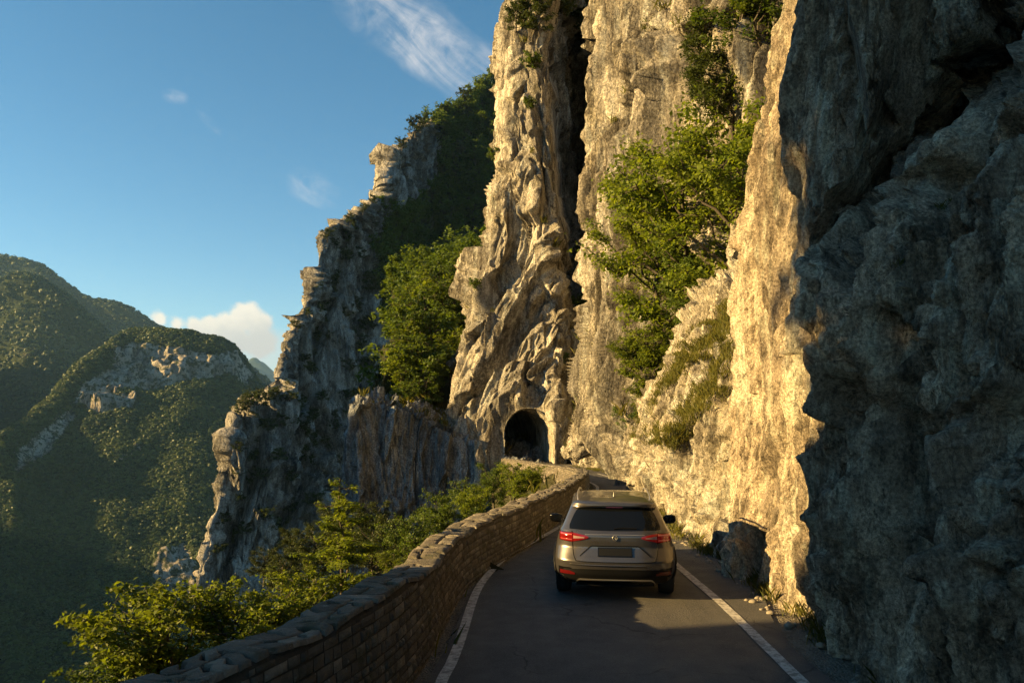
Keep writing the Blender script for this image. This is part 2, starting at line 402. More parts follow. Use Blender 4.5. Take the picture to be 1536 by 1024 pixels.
# ---------------------------------------------------------------- cliffs
def pcol(pts, base=None, sink=1.2):
    out = [at(*p) if not isinstance(p, np.ndarray) else p for p in pts]
    if base is not None:
        g = ground(*base) if not isinstance(base, np.ndarray) else base
        out += [g, g + np.array([0, 0, -sink])]
    return out
NICHE = [(1116, 805), (1121, 788), (1130, 785), (1138, 797), (1140, 830), (1143, 868), (1139, 890), (1121, 872), (1117, 840)]
def near_cols():
    B = pcol([(1225, -500, 17.5), (1212, -260, 17), (1190, 0, 16.5), (1165, 150, 16.5), (1138, 270, 16.5), (1122, 430, 16.5), (1128, 600, 16.4), (1116, 740, 16.2)], (1098, 848))
    A = [p + np.array([5, 7, 0]) for p in B]
    C = pcol([(1240, -500, 15), (1228, -260, 14.5), (1203, 0, 14), (1186, 150, 13.8), (1165, 270, 13.5), (1160, 430, 13.5), (1162, 600, 13.7), (1150, 740, 13.8)], (1132, 876))
    D = pcol([(1255, -500, 11.6), (1245, -260, 11.4), (1215, 0, 11.3), (1208, 150, 11.2), (1203, 300, 11.2), (1205, 430, 11), (1200, 600, 11), (1222, 740, 11.1)], (1212, 928))
    E_ = pcol([(1300, -500, 10.9), (1290, -260, 10.6), (1262, 0, 10.4), (1254, 150, 10.3), (1252, 300, 10.3), (1255, 430, 10.3), (1255, 600, 10), (1265, 740, 9.9)], (1255, 972))
    F_ = pcol([(1380, -500, 10.4), (1365, -260, 10.1), (1350, 0, 9.9), (1345, 150, 9.9), (1340, 300, 9.7), (1340, 430, 9.2), (1340, 600, 8.9), (1345, 740, 8.5)], W(3.95, 8.1, 0))
    G = pcol([(1480, -500, 10), (1460, -260, 9.6), (1440, 0, 9.2), (1440, 150, 9.1), (1440, 300, 8.4), (1440, 430, 7.9), (1440, 600, 7.7), (1440, 740, 7.4)], W(3.95, 6.8, 0))
    H = pcol([(1640, -500, 9), (1600, -260, 8.5), (1560, 0, 7.9), (1560, 150, 7.7), (1560, 300, 7.0), (1560, 430, 6.7), (1560, 600, 6.6), (1560, 740, 6.4)], W(4.0, 5.8, 0))
    I = [W(5.5, 4, z) for z in (12, 9.5, 7.5, 6.2, 5.2, 4.2, 3, 1.6)] + [W(4.1, 4, 0), W(4.1, 4, -1.2)]
    J = [W(6.5, -6, z) for z in (14, 11, 8, 6.5, 5.4, 4.3, 3, 1.6)] + [W(4.6, -6, 0), W(4.6, -6, -1.2)]
    cols = [A, B, C, D, E_, F_, G, H, I, J]
    out = []
    for c in cols:
        t = c[0]; out.append([t + np.array([1.2, 1.5, 9.0])] + c)
    return out
sheet('cliff_near', near_cols(), 860, 900, M['rock_near'], .58, 1.3, zst=.42, rib=.6, seed=1, uw=[14, 120, 150, 70, 75, 90, 100, 50, 30],
      vw=[25, 55, 75, 100, 80, 85, 110, 110, 120, 14],
      carve=[('line', [(1545, 40), (1440, 130), (1375, 235), (1310, 330), (1265, 400)], 30, [1.5, 1.9, 1.8, 1.3, .3]),
             ('line', [(1600, 190), (1520, 225), (1430, 290), (1350, 360), (1290, 425), (1262, 470)], 16, [.1, .5, .5, .4, .3, .1]),
             ('line', [(1470, -20), (1490, 60), (1545, 120)], 14, [.7, .9, .6]),
             ('poly', [(1290, 430), (1400, 350), (1540, 235), (1560, 600), (1420, 640), (1300, 560)], 40, -.35),
             ('line', [(1225, 640), (1250, 760), (1262, 860)], 14, [.2, .4, .2]),
             ('line', [(1340, 600), (1420, 700), (1400, 820)], 16, [.0, .35, .15]),
             ('in', NICHE, 3, .55)], damp_base=True, fine=2.2, calm=[([(1080, -400), (1262, -400), (1250, 120), (1235, 420), (1225, 800), (1090, 800), (1080, 420), (1120, 250), (1160, 100)], 30, .42)])
# lower slab with grassy ramps
SL = [(935, 690, 694, 700, 712, 716, (946, 738), 30.5), (957, 648, 655, 668, 692, 702, (955, 744), 28.5), (990, 573, 585, 594, 650, 672, (975, 757), 24.6), (1020, 508, 541, 563, 622, 655, (1003, 779), 21.8), (1060, 455, 490, 525, 573, 614, (1040, 803), 19.4), (1108, 416, 440, 493, 508, 558, (1080, 836), 17.6), (1165, 380, 400, 460, 470, 520, (1125, 862), 17)]
RAMP1 = [(x, i1) for x, n_, i1, o1, i2, o2, b_, Y_ in SL[1:6]] + [(x, o1 + 3) for x, n_, i1, o1, i2, o2, b_, Y_ in SL[5:0:-1]]
RAMP2 = [(x, i2) for x, n_, i1, o1, i2, o2, b_, Y_ in SL[2:6]] + [(x, o2 + 3) for x, n_, i1, o1, i2, o2, b_, Y_ in SL[5:1:-1]]
def slab_cols():
    out = []
    for x, nt, i1, o1, i2, o2, b_, Y in SL:
        k = np.interp(x, [935, 990, 1165], [.5, 1, 1])
        out.append(pcol([at(x + 25, nt - 40, Y + 13 * k), at(x + 4, nt - 6, Y + 7.2 * k), at(x, nt, Y + 6.0 * k), at(x, i1, Y + 5.5 * k), at(x, o1, Y + 3.4 * k), at(x, i2, Y + 2.7 * k), at(x, o2, Y + 1.0 * k), at((x + b_[0]) / 2, (o2 + b_[1]) / 2, Y + .55 * k)], b_))
    return out
sheet('cliff_slab', slab_cols(), 420, 520, M['rock_lit'], .34, 2.0, zst=.6, rib=.25, seed=3, uw=[15, 35, 45, 45, 50, 50], vw=[12, 8, 10, 35, 45, 60, 45, 90, 90, 10],
      damp_base=True, steep=(.5, 0), linear=True)
# tall wall above the road
ARCH2 = [(885, 712), (885, 692), (890, 683), (902, 682), (911, 690), (912, 714)]
def wall_cols():
    rows = (-300, -20, 150, 300, 430, 560, 650)
    T = [((930, 922, 917, 908, 902, 894, 876), (92, 89, 88, 87, 86, 86, 84), (866, 694)),
         ((915, 905, 900, 893, 886, 876, 858), (66, 63, 62, 61, 60, 64, 69), (848, 692)),
         ((940, 930, 925, 915, 908, 888, 868), (58, 56, 55, 55, 54.5, 57, 61), (866, 697)),
         ((985, 975, 970, 965, 955, 925, 905), (50, 49, 48, 47.5, 47.5, 50, 52), (900, 705)),
         ((1040, 1030, 1020, 1015, 1010, 960, 932), (43, 42, 41, 41, 41.5, 44, 46), (930, 714)),
         ((1110, 1100, 1090, 1080, 1065, 1010, 965), (36, 35, 35, 35, 36, 39, 41), (947, 722)),
         ((1200, 1190, 1180, 1170, 1130, 1085, 1015), (30, 30, 30, 30, 31, 34, 36), (962, 735))]
    return [pcol([at(x, y, Y) for x, y, Y in zip(xs, rows, Ys)], b) for xs, Ys, b in T]
sheet('cliff_wall', wall_cols(), 560, 760, M['rock_mid'], .68, 3.6, zst=.22, rib=1.5, seed=5, uw=[16, 18, 40, 50, 55, 70, 60], vw=[70, 170, 150, 130, 130, 90, 45, 10],
      carve=[('poly', [(1050, 60), (1120, 40), (1150, 200), (1130, 320), (1080, 300), (1060, 180)], 25, 3.0), ('in', ARCH2, 2, 4.0)], damp_base=True, calm=[([(836, 590), (880, 600), (872, 705), (836, 705)], 12, .3)])
# pillar with the tunnel
ARCH = [(757, 700), (757, 655), (758, 642), (763, 630), (772, 620), (783, 614), (795, 613), (808, 617), (819, 626), (827, 638), (831, 652), (832, 668), (832, 700)]
ARCH_C = [ground(757, 687), ground(832, 692)]
def pillar_cols():
    rows = (100, 200, 300, 400, 500, 600, 688, 780)
    T = [((812, 20), 140, (808, 802, 782, 762, 735, 710, 692, 690), (138, 134, 130, 128, 124, 120, 116, 112)),
         ((788, 26), 99, (776, 770, 752, 734, 706, 680, 668, 666), (95, 94, 92, 90, 88, 86, 85, 85)),
         ((797, 8), 95, (792, 787, 774, 760, 738, 719, 713, 712), (90, 88, 86, 85, 83, 81, 80, 80)),
         ((812, -16), 93, (812, 807, 801, 795, 778, 766, 760, 760), (87, 85, 83, 82, 80, 78, 77.3, 77.3)),
         ((828, -50), 93, (830, 830, 830, 825, 815, 810, 800, 800), (87, 85, 83, 81, 79, 77, 76.5, 76.5)),
         ((850, -80), 98, (848, 850, 852, 852, 848, 845, 838, 838), (91, 89, 86, 84, 80, 76.5, 75.5, 75.5)),
         ((868, -100), 112, (862, 862, 864, 864, 866, 870, 870, 870), (112, 110, 106, 100, 90, 82, 80, 80)),
         ((905, -120), 108, (900, 900, 900, 900, 905, 910, 910, 910), (104, 100, 98, 96, 90, 86, 84, 84)),
         ((960, -140), 95, (950,) * 8, (94, 92, 90, 88, 86, 86, 86, 86))]
    out = []
    for t, ty, xs, Ys in T:
        c = [at(t[0], t[1], ty)] + [at(x, y, Y) for x, y, Y in zip(xs, rows, Ys)]
        out.append([c[0] + np.array([3, 25, 4])] + c)
    return out
def cut_arch(P, x, y): return inside(x, y, ARCH)
sheet('cliff_pillar', pillar_cols(), 560, 760, M['rock_mid'], .56, 5.6, zst=.34, rib=.5, seed=8, lean=.3, steep=(-.14, 0), uw=[25, 35, 35, 35, 30, 25, 25, 25],
      vw=[20, 95, 100, 100, 100, 100, 100, 85, 30], cut=cut_arch, calm=[([(748, 705), (748, 640), (772, 608), (800, 602), (826, 620), (842, 660), (842, 705)], 12, .12)],
      carve=[('line', [(752, 330), (735, 430), (700, 540)], 5, [.0, 1.2, .6]), ('line', [(846, 40), (850, 160), (856, 300), (862, 400), (872, 470)], 15, [10, 16, 16, 12, 3])])
# lower wing of the cliff below the ledge
def wing_cols():
    T = [(548, 606, 100, 545, 100), (531, 611, 77, 522, 74), (577, 613, 77.5, 575, 74), (628, 628, 78, 628, 75), (661, 649, 78.5, 664, 75.5), (722, 673, 78.5, 725, 76), (762, 690, 77.5, 765, 75.5), (830, 700, 77, 830, 75)]
    out = []
    for x, y, Y, xb, Yb in T:
        tp = at(x, y, Y); bk = tp + np.array([0.5, 14, 1.5])
        out.append([bk, tp + np.array([0, 1.2, .15]), tp, at(x * .6 + xb * .4, 720, Y * .6 + Yb * .4), at(xb, 800, Yb), at(xb, 900, Yb - 1), at(xb, 1010, Yb - 3)])
    return out
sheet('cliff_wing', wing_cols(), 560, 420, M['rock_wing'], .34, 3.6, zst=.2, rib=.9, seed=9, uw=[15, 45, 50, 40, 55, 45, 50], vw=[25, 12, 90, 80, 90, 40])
# gully slope behind the ledge
def gully_cols():
    T = [((560, 616, 86), (566, 570, 98), (580, 520, 112), (590, 480, 125), (590, 430, 160)), ((600, 620, 85), (605, 570, 97), (612, 510, 112), (625, 460, 128), (640, 400, 165)),
         ((640, 634, 85), (645, 575, 96), (655, 510, 112), (670, 450, 128), (690, 380, 165)), ((676, 650, 85), (690, 590, 95), (700, 510, 112), (712, 440, 128), (730, 360, 165)),
         ((740, 660, 90), (745, 590, 98), (750, 510, 112), (760, 430, 128), (770, 340, 165))]
    return [[at(*p) for p in c] for c in T]
sheet('hillside_gully', gully_cols(), 200, 220, M['soil'], .5, 5, zst=.8, rib=.3, seed=12)
# far grey cliff
SKY_B = [(292, 900), (303, 858), (318, 790), (330, 758), (342, 700), (349, 655), (357, 626), (380, 612), (406, 606), (413, 598), (420, 560), (431, 517), (444, 490), (456, 470), (468, 430),
         (478, 402), (487, 354), (505, 341), (522, 330), (541, 318), (578, 291), (580, 262), (586, 240), (600, 224), (616, 211), (650, 183), (680, 165), (706, 151), (745, 124), (800, 90), (860, 60)]
def far_cols():
    out = []
    for x, y in SKY_B:
        Yb = np.interp(x, [292, 350, 408, 420, 560, 640, 860], [284, 286, 290, 302, 335, 372, 420])
        fr = np.array([0, .03, .1, .25, .45, .7, 1.0]); yy = y + (960 - y) * fr
        lean = np.interp(x, [292, 420, 560, 650, 860], [8, 30, 55, 95, 110])
        c = [at(x, y_, Yb + lean * (960 - y_) / 800 * .9) for y_ in yy]
        top = c[0]
        out.append([top + np.array([14, 110, -25]), top + np.array([2, 12, -.8])] + c)
    return out
FOREST = [(650, 168), (748, 110), (870, 60), (870, 430), (740, 470), (690, 480), (640, 500), (592, 520), (575, 480), (566, 430), (562, 385), (585, 318), (622, 300), (652, 275), (660, 230)]
def far_pin(P, px, py, k): return k * (1 - .55 * poly_mask(px, py, FOREST, 8))
sheet('cliff_far', far_cols(), 760, 620, M['rock_far'], .6, 12.5, zst=.32, rib=1.15, seed=15, uw=[max(4, math.hypot(SKY_B[i + 1][0] - SKY_B[i][0], .35 * (SKY_B[i + 1][1] - SKY_B[i][1]))) for i in range(len(SKY_B) - 1)],
      vw=[12, 8, 25, 50, 90, 110, 130, 150], pin=far_pin, mat2=(M['soil'], lambda P, x, y: poly_mask(x, y, FOREST, 6) > .5),
      carve=[('line', [(430, 560), (470, 640), (520, 700)], 9, [2, 8, 4]), ('line', [(520, 350), (500, 430), (470, 520), (455, 600)], 8, [2, 9, 9, 4]), ('line', [(560, 380), (540, 470), (530, 600)], 9, [3, 9, 6]),
             ('line', [(395, 612), (380, 700), (345, 830)], 9, [3, 10, 5]), ('line', [(470, 640), (440, 740), (400, 850)], 10, [3, 9, 6])])
# unseen spur, added off frame to shade the near road and rock
def spur_cols():
    out = []
    for a in np.linspace(0, 2 * math.pi, 13):
        ca, sa = math.cos(a), math.sin(a)
        rx, ry = 7.5, 12
        c = []
        for h, k in ((-45, 1.6), (-10, 1.12), (5, 1.0), (11, .97), (13, .8), (14, .02)):
            c.append(np.array([-26 + rx * k * ca, -6.7 + ry * k * sa * (1 if h < 12.5 else .8), h]))
        out.append(c)
    return out
sheet('shade_spur', spur_cols(), 160, 160, M['rock_mid'], .14, 3.0, zst=.4, rib=.5, seed=21, flip=False)

# ---------------------------------------------------------------- tunnel
def build_tunnel():
    c0, c1 = ARCH_C
    Pts = []
    for x, y in ARCH:
        t = (x - 757) / 75; Yf = 77.4 * (1 - t) + 75.4 * t
        Pts.append(at(x, min(y, 694 + 0 * x), Yf))
    Pts = crom(np.array(Pts), np.linspace(0, len(Pts) - 1, 60))
    cen = Pts.mean(0); n = len(Pts)
    ax = np.array([-.16, 1.0, -.01]); ax /= np.linalg.norm(ax)
    rows = []
    for k, d in enumerate(np.linspace(0.0, 26, 80)):
        R = cen + (Pts - cen) * (1.035 if d < 1.0 else 1.0)
        R = R + ax * d
        if d > .2:
            q = R.copy(); o = (R - cen - ax * d); o[:, 1] = 0; o /= np.linalg.norm(o, axis=1)[:, None] + 1e-6
            R = R + o * (.28 * min(1, .2 + .5 * d) * fbm(q * .8, 4)[:, None])
        rows.append(R)
    P = np.array(rows); nv = len(rows)
    V = P.reshape(-1, 3); Q = quads(n, nv)
    # end wall
    e = len(V); V = np.vstack([V, (cen + ax * 26)[None]])
    t = [[(nv - 1) * n + i, (nv - 1) * n + i + 1, e] for i in range(n - 1)]
    ff = np.concatenate([Q.ravel(), np.array(t).ravel()]); lt = np.concatenate([np.full(len(Q), 4), np.full(len(t), 3)])
    structure(mesh_np('tunnel', V, ff, lt, M['rock_lit'], smooth_=True))
build_tunnel()

# ---------------------------------------------------------------- road
WALL_IN = [(-8.5, -7), (-7, -4), (-5.2, 0), (-3.5, 3), (-2.05, 5.6), (-1.3, 7.9), (-1.04, 9.6), (-.98, 10.8), (-.83, 12.9), (-.53, 14.4), (-.1, 16), (.45, 18.2), (1.4, 23), (2.5, 29.3), (3.15, 33.6), (3.45, 37.5), (3.2, 43), (2.55, 49), (1.54, 57.5), (.67, 66.8), (-.5, 74.5)]
ROCK_IN = [(4.9, -7), (4.7, -4), (4.4, 0), (4.3, 3), (4.2, 5.6), (4.15, 7.9), (4.2, 9.6), (4.2, 10.8), (4.3, 12.9), (4.5, 14.4), (4.4, 16), (4.3, 18.2), (4.6, 23), (5.1, 29.3), (5.9, 33.6), (6.4, 37.5), (6.5, 43), (6.3, 49), (6.2, 57.5), (5.6, 66.8), (4.6, 74.5)]
NR = 260
WI = curve2(WALL_IN, NR); RI = crom(np.array(ROCK_IN, float), tvals(np.linalg.norm(np.diff(np.array(WALL_IN), axis=0), axis=1), NR))
def strip(name, A, B, n, dz, mat, rough=0.0, ext=None):
    t = np.linspace(0, 1, n)
    P = A[:, None, :] * (1 - t)[None, :, None] + B[:, None, :] * t[None, :, None]
    z = zroad(P[:, :, 1]) + dz
    V = np.dstack([P, z]).reshape(-1, 3)
    if rough: V[:, 2] += rough * fbm(V * 1.5, 4)
    Q = quads(n, len(A)); return structure(mesh_np(name, V, Q, np.full(len(Q), 4), mat, smooth_=True))
tan_ = np.gradient(WI, axis=0); tan_ /= np.linalg.norm(tan_, axis=1)[:, None]
nrm_ = np.stack([tan_[:, 1], -tan_[:, 0]], 1)           # towards the road
TUN = np.array([[-.5 - .16 * k * 1.0, 74.5 + k] for k in np.linspace(1.5, 26, 12)]); TUNR = np.array([[4.6 - .16 * k, 74.5 + k] for k in np.linspace(1.5, 26, 12)])
strip('road_bed', np.vstack([WI - nrm_ * .3, TUN]), np.vstack([RI + [1.2, 0], TUNR]), 24, -.03, M['verge'], .012)
RE = crom(np.array([(3.75, -7), (3.7, -4), (3.65, 0), (3.6, 3), (3.5, 5.6), (3.45, 7.9), (3.4, 9.6), (3.5, 10.8), (3.95, 12.9), (4.1, 14.4), (4.0, 16), (3.95, 18.2), (4.2, 23), (4.7, 29.3), (5.5, 33.6), (6.0, 37.5), (6.1, 43), (5.9, 49), (5.6, 57.5), (5.1, 66.8), (4.2, 74.5)], float), tvals(np.linalg.norm(np.diff(np.array(WALL_IN), axis=0), axis=1), NR))
RE = RE + np.stack([.05 * perlin(np.stack([RE[:, 1] * .8, RE[:, 1] * 0, RE[:, 1] * 0], 1)), 0 * RE[:, 0]], 1)
LE = WI + nrm_ * (.22 + .04 * perlin(np.stack([WI[:, 1] * .9, WI[:, 0], 0 * WI[:, 0]], 1)))[:, None]
strip('road', np.vstack([LE, TUN + [.4, 0]]), np.vstack([RE, TUNR - [.4, 0]]), 24, 0.0, M['asphalt'], .004)
strip('road_line', WI[60:] + nrm_[60:] * .36, WI[60:] + nrm_[60:] * .50, 3, .009, M['paint']) if False else None
def line(name, pts, w, y0, y1):
    C = curve2(pts, 200); C = C[(C[:, 1] > y0) & (C[:, 1] < y1)]
    t = np.gradient(C, axis=0); t /= np.linalg.norm(t, axis=1)[:, None]; nn = np.stack([t[:, 1], -t[:, 0]], 1)
    jit = .012 * perlin(np.stack([C[:, 1] * 6, C[:, 0] * 0, C[:, 0] * 0], 1))[:, None]
    return strip(name, C - nn * (w / 2 + jit), C + nn * (w / 2 - jit), 3, .010, M['paint'])
line('road_marking', [(-8, -7), (-6.4, -4), (-4.5, 0), (-2.8, 3), (-1.5, 5.6), (-.92, 7.6), (-.72, 9), (-.64, 10.4), (-.6, 12), (-.5, 13.5), (-.14, 15.8), (.45, 17.9), (1.05, 20), (1.8, 23), (2.9, 29.3), (3.55, 33.6), (3.85, 37.5), (3.6, 43), (3, 49), (2, 57.5), (1.1, 66.8)], .13, -6, 66)
line('road_marking', [(2.9, -7), (2.95, 0), (3.02, 5), (3.07, 8.4), (3.11, 12), (3.05, 14.8), (3.1, 18), (3.4, 23), (4.1, 29), (4.9, 34), (5.4, 38), (5.5, 43), (5.3, 50)], .14, -6, 50)

# ---------------------------------------------------------------- mountains
def mcols(sky, bottom, Yt, Yb, fr=(0, .08, .2, .4, .7, 1.0), curve=1.0):
    out = []
    for x, y in sky:
        a = at(x, y, Yt(x)); b = at(x, bottom, Yb(x))
        c = []
        for f in fr:
            yy = y + (bottom - y) * f; Y = Yt(x) + (Yb(x) - Yt(x)) * f ** curve
            c.append(at(x, yy, Y))
        out.append([a + np.array([0, 500, -220])] + c)
    return out
def mount(name, sky, bottom, Yt, Yb, nu, nv, s, amp, seed, rockf, carve=(), kind='structure', curve=1.0, mat=None):
    A = np.array(mcols(sky, bottom, Yt, Yb, curve=curve)); w = [max(3, abs(sky[i + 1][0] - sky[i][0]) if sky[i + 1][0] > -50 and sky[i][0] < 1000 else 30) for i in range(len(sky) - 1)]
    B = crom(A, tvals(w, nu)).swapaxes(0, 1); P = crom(B, tvals([12, 12, 20, 30, 40, 40], nv))
    N = grid_normals(P); Pf = P.reshape(-1, 3); Nf = N.reshape(-1, 3)
    if ((CAM - Pf) * Nf).sum(1).mean() < 0: Nf = -Nf
    px, py = project(Pf)
    rk = rockf(px, py).astype(np.float32)
    q = Pf / s + seed * 3.3
    rid = ridged(q * np.array([1, 1, .55]), 5, .5)
    d = amp * (rid * .5) + amp * .3 * fbm(q * 3.1, 4)
    v, e = facets(Pf / (s * .13) * np.array([1, 1, .3]) + 7, .9)
    v2, e2 = facets(Pf / (s * .045) * np.array([1, 1, .35]) + 17, .9)
    d = d * (1 - .3 * rk) + rk * (v * .040 + v2 * .022) * s
    Pn = Pf + Nf * d[:, None]
    for poly, wd, dep in carve:
        dd, tt = seg_dist(px, py, poly); am = np.interp(tt, np.linspace(0, 1, len(dep)), dep)
        rr = Pn - CAM; rr /= np.linalg.norm(rr, axis=1)[:, None]; Pn = Pn + rr * (np.exp(-(dd / wd) ** 2) * am)[:, None]
    Q = quads(nu, nv)
    o = mesh_np(name, Pn, Q, np.full(len(Q), 4), mat or M['mount'], smooth_=True, attr={'rock': rk})
    Pg = Pn.reshape(nv, nu, 3); SHEETS[name + str(seed)] = dict(P=Pg, rock=rk.reshape(nv, nu), N=grid_normals(Pg))
    return structure(o)
M1 = [(-900, 250), (-500, 300), (-250, 350), (-80, 385), (0, 393), (40, 396), (75, 412), (130, 450), (190, 468), (240, 496), (300, 520), (380, 562), (430, 605), (520, 680)]
M1b = [(-900, 300), (-500, 360), (-200, 415), (0, 428), (30, 421), (60, 424), (100, 452), (150, 502), (195, 540), (230, 610), (300, 700)]
M2 = [(-900, 900), (-500, 820), (-200, 760), (0, 690), (20, 668), (60, 640), (100, 602), (125, 567), (150, 540), (184, 513), (204, 503), (230, 504), (276, 505), (316, 515), (349, 526), (363, 545), (369, 572), (402, 588), (430, 607), (600, 650), (900, 720), (1300, 760)]
M3 = [(250, 600), (330, 560), (366, 552), (380, 541), (388, 545), (404, 556), (420, 568), (470, 590), (560, 610)]
none = lambda x, y: np.zeros(x.shape)
mount('mountain', M3, 680, lambda x: 10800, lambda x: 10000, 200, 100, 900, 60, 4, none)
mount('mountain', M1, 760, lambda x: 3400, lambda x: 2300, 420, 240, 420, 26, 1, lambda x, y: .32 * poly_mask(x, y, [(80, 455), (130, 450), (140, 490), (90, 500)], 10))
mount('mountain', M1b, 900, lambda x: 2300, lambda x: 1500, 320, 260, 330, 20, 2, lambda x, y: .36 * poly_mask(x, y, [(20, 520), (80, 500), (90, 540), (30, 550)], 8))
def rock2(x, y):
    r = np.zeros(x.shape)
    for p, sft, a in (([(172, 520), (204, 512), (330, 538), (350, 556), (310, 570), (230, 588), (178, 592), (168, 565)], 7, .95), ([(326, 534), (350, 530), (368, 552), (371, 580), (350, 572)], 5, 1.0),
                      ([(150, 560), (176, 548), (178, 600), (150, 625), (108, 610), (120, 580)], 8, .8), ([(15, 680), (60, 645), (108, 612), (120, 630), (70, 690), (20, 720)], 9, .62),
                      ([(150, 605), (205, 595), (200, 618), (150, 625)], 6, .75), ([(240, 830), (275, 815), (300, 860), (285, 900), (240, 900), (228, 860)], 8, .75), ([(170, 690), (215, 670), (216, 682), (180, 700)], 6, .5)):
        r = np.maximum(r, a * poly_mask(x, y, p, sft))
    return r
mount('mountain', M2, 1250, lambda x: np.interp(x, [-900, 0, 125, 204, 370, 430, 900], [900, 1150, 1450, 1600, 1650, 1700, 1900]), lambda x: 430, 640, 620, 260, 13, 3, rock2,
      carve=[([(170, 590), (230, 584), (330, 566)], 9, [6, 22, 10]), ([(372, 590), (300, 640), (200, 720), (120, 800)], 18, [4, 9, 9, 8]), ([(178, 600), (150, 660), (100, 740)], 14, [5, 8, 8])], curve=.8)
# ground of the valley, reaching the horizon
g = 10500.0
xs = np.linspace(-g, g, 60); X, Y = np.meshgrid(xs, xs); Z = -330 + 20 * fbm(np.stack([X.ravel() / 900, Y.ravel() / 900, 0 * X.ravel()], 1), 3).reshape(X.shape)
Q = quads(60, 60); structure(mesh_np('ground', np.dstack([X, Y, Z]).reshape(-1, 3), Q, np.full(len(Q), 4), M['soil'], smooth_=True))
# unseen ridge off frame, its crest shaped to lay shade on the mountain slopes
def ridge_cols():
    out = []
    for Yy, h in RIDGE:
        out.append([W(-1500 - 500, Yy, -330), W(-1500 - 150, Yy, h * .55 - 100), W(-1500, Yy, h), W(-1500 + 180, Yy, h * .5 - 120), W(-1500 + 420, Yy, -330)])
    return out
RIDGE = [(-1500, 150), (-700, 190), (0, 220), (400, 215), (600, 200), (660, 168), (722, 151), (760, 145), (790, 144), (840, 148), (900, 156), (960, 166), (1010, 190), (1060, 214), (1160, 228), (1300, 232), (1600, 245), (1900, 255), (2050, 120), (2200, -300)]
sheet('shade_ridge', ridge_cols(), 200, 120, M['mount'], .06, 90, zst=.8, rib=.3, seed=30)
# second unseen spur, added to shade the foot of the cliff under the ledge
def spur_low_cols():
    out = []
    for Yy, h in ((-40, -30), (-10, 0), (15, 12), (32, 30), (44, 38), (58, 43), (75, 46), (92, 36), (104, 5), (112, -60)):
        out.append([W(-200, Yy, -330), W(-168, Yy, h * .6 - 40), W(-155, Yy, h - 4), W(-150, Yy, h), W(-143, Yy, h - 5), W(-125, Yy, h * .5 - 60), W(-95, Yy, -330)])
    return out
sheet('shade_spur', spur_low_cols(), 140, 120, M['rock_mid'], .25, 6.0, zst=.4, rib=.4, seed=22)
# slope below the parapet
def slope_cols():
    out = []
    t = np.gradient(WI, axis=0); t /= np.linalg.norm(t, axis=1)[:, None]; nn = -np.stack([t[:, 1], -t[:, 0]], 1)
    for k in range(0, NR, 8):
        x, y = WI[k]; z = float(zroad(y)); n = nn[k]
        far = 1 if y < 40 else .45
        c = [W(x + n[0] * .1, y, z - .5), W(x + n[0] * .55, y + n[1] * .55, z - .35)]
        for d, dz in ((1.8, -1.1), (4, -3.6), (8, -9), (14, -18), (22, -30)):
            c.append(W(x + n[0] * d * far - .12 * d, y + n[1] * d * far * .6, z + dz * (1 if y < 40 else 1.3)))
        out.append(c)
    return out
sheet('hillside', slope_cols(), 220, 160, M['soil'], .25, 2.5, zst=.8, rib=.2, seed=31, vw=[3, 8, 15, 25, 35, 40])

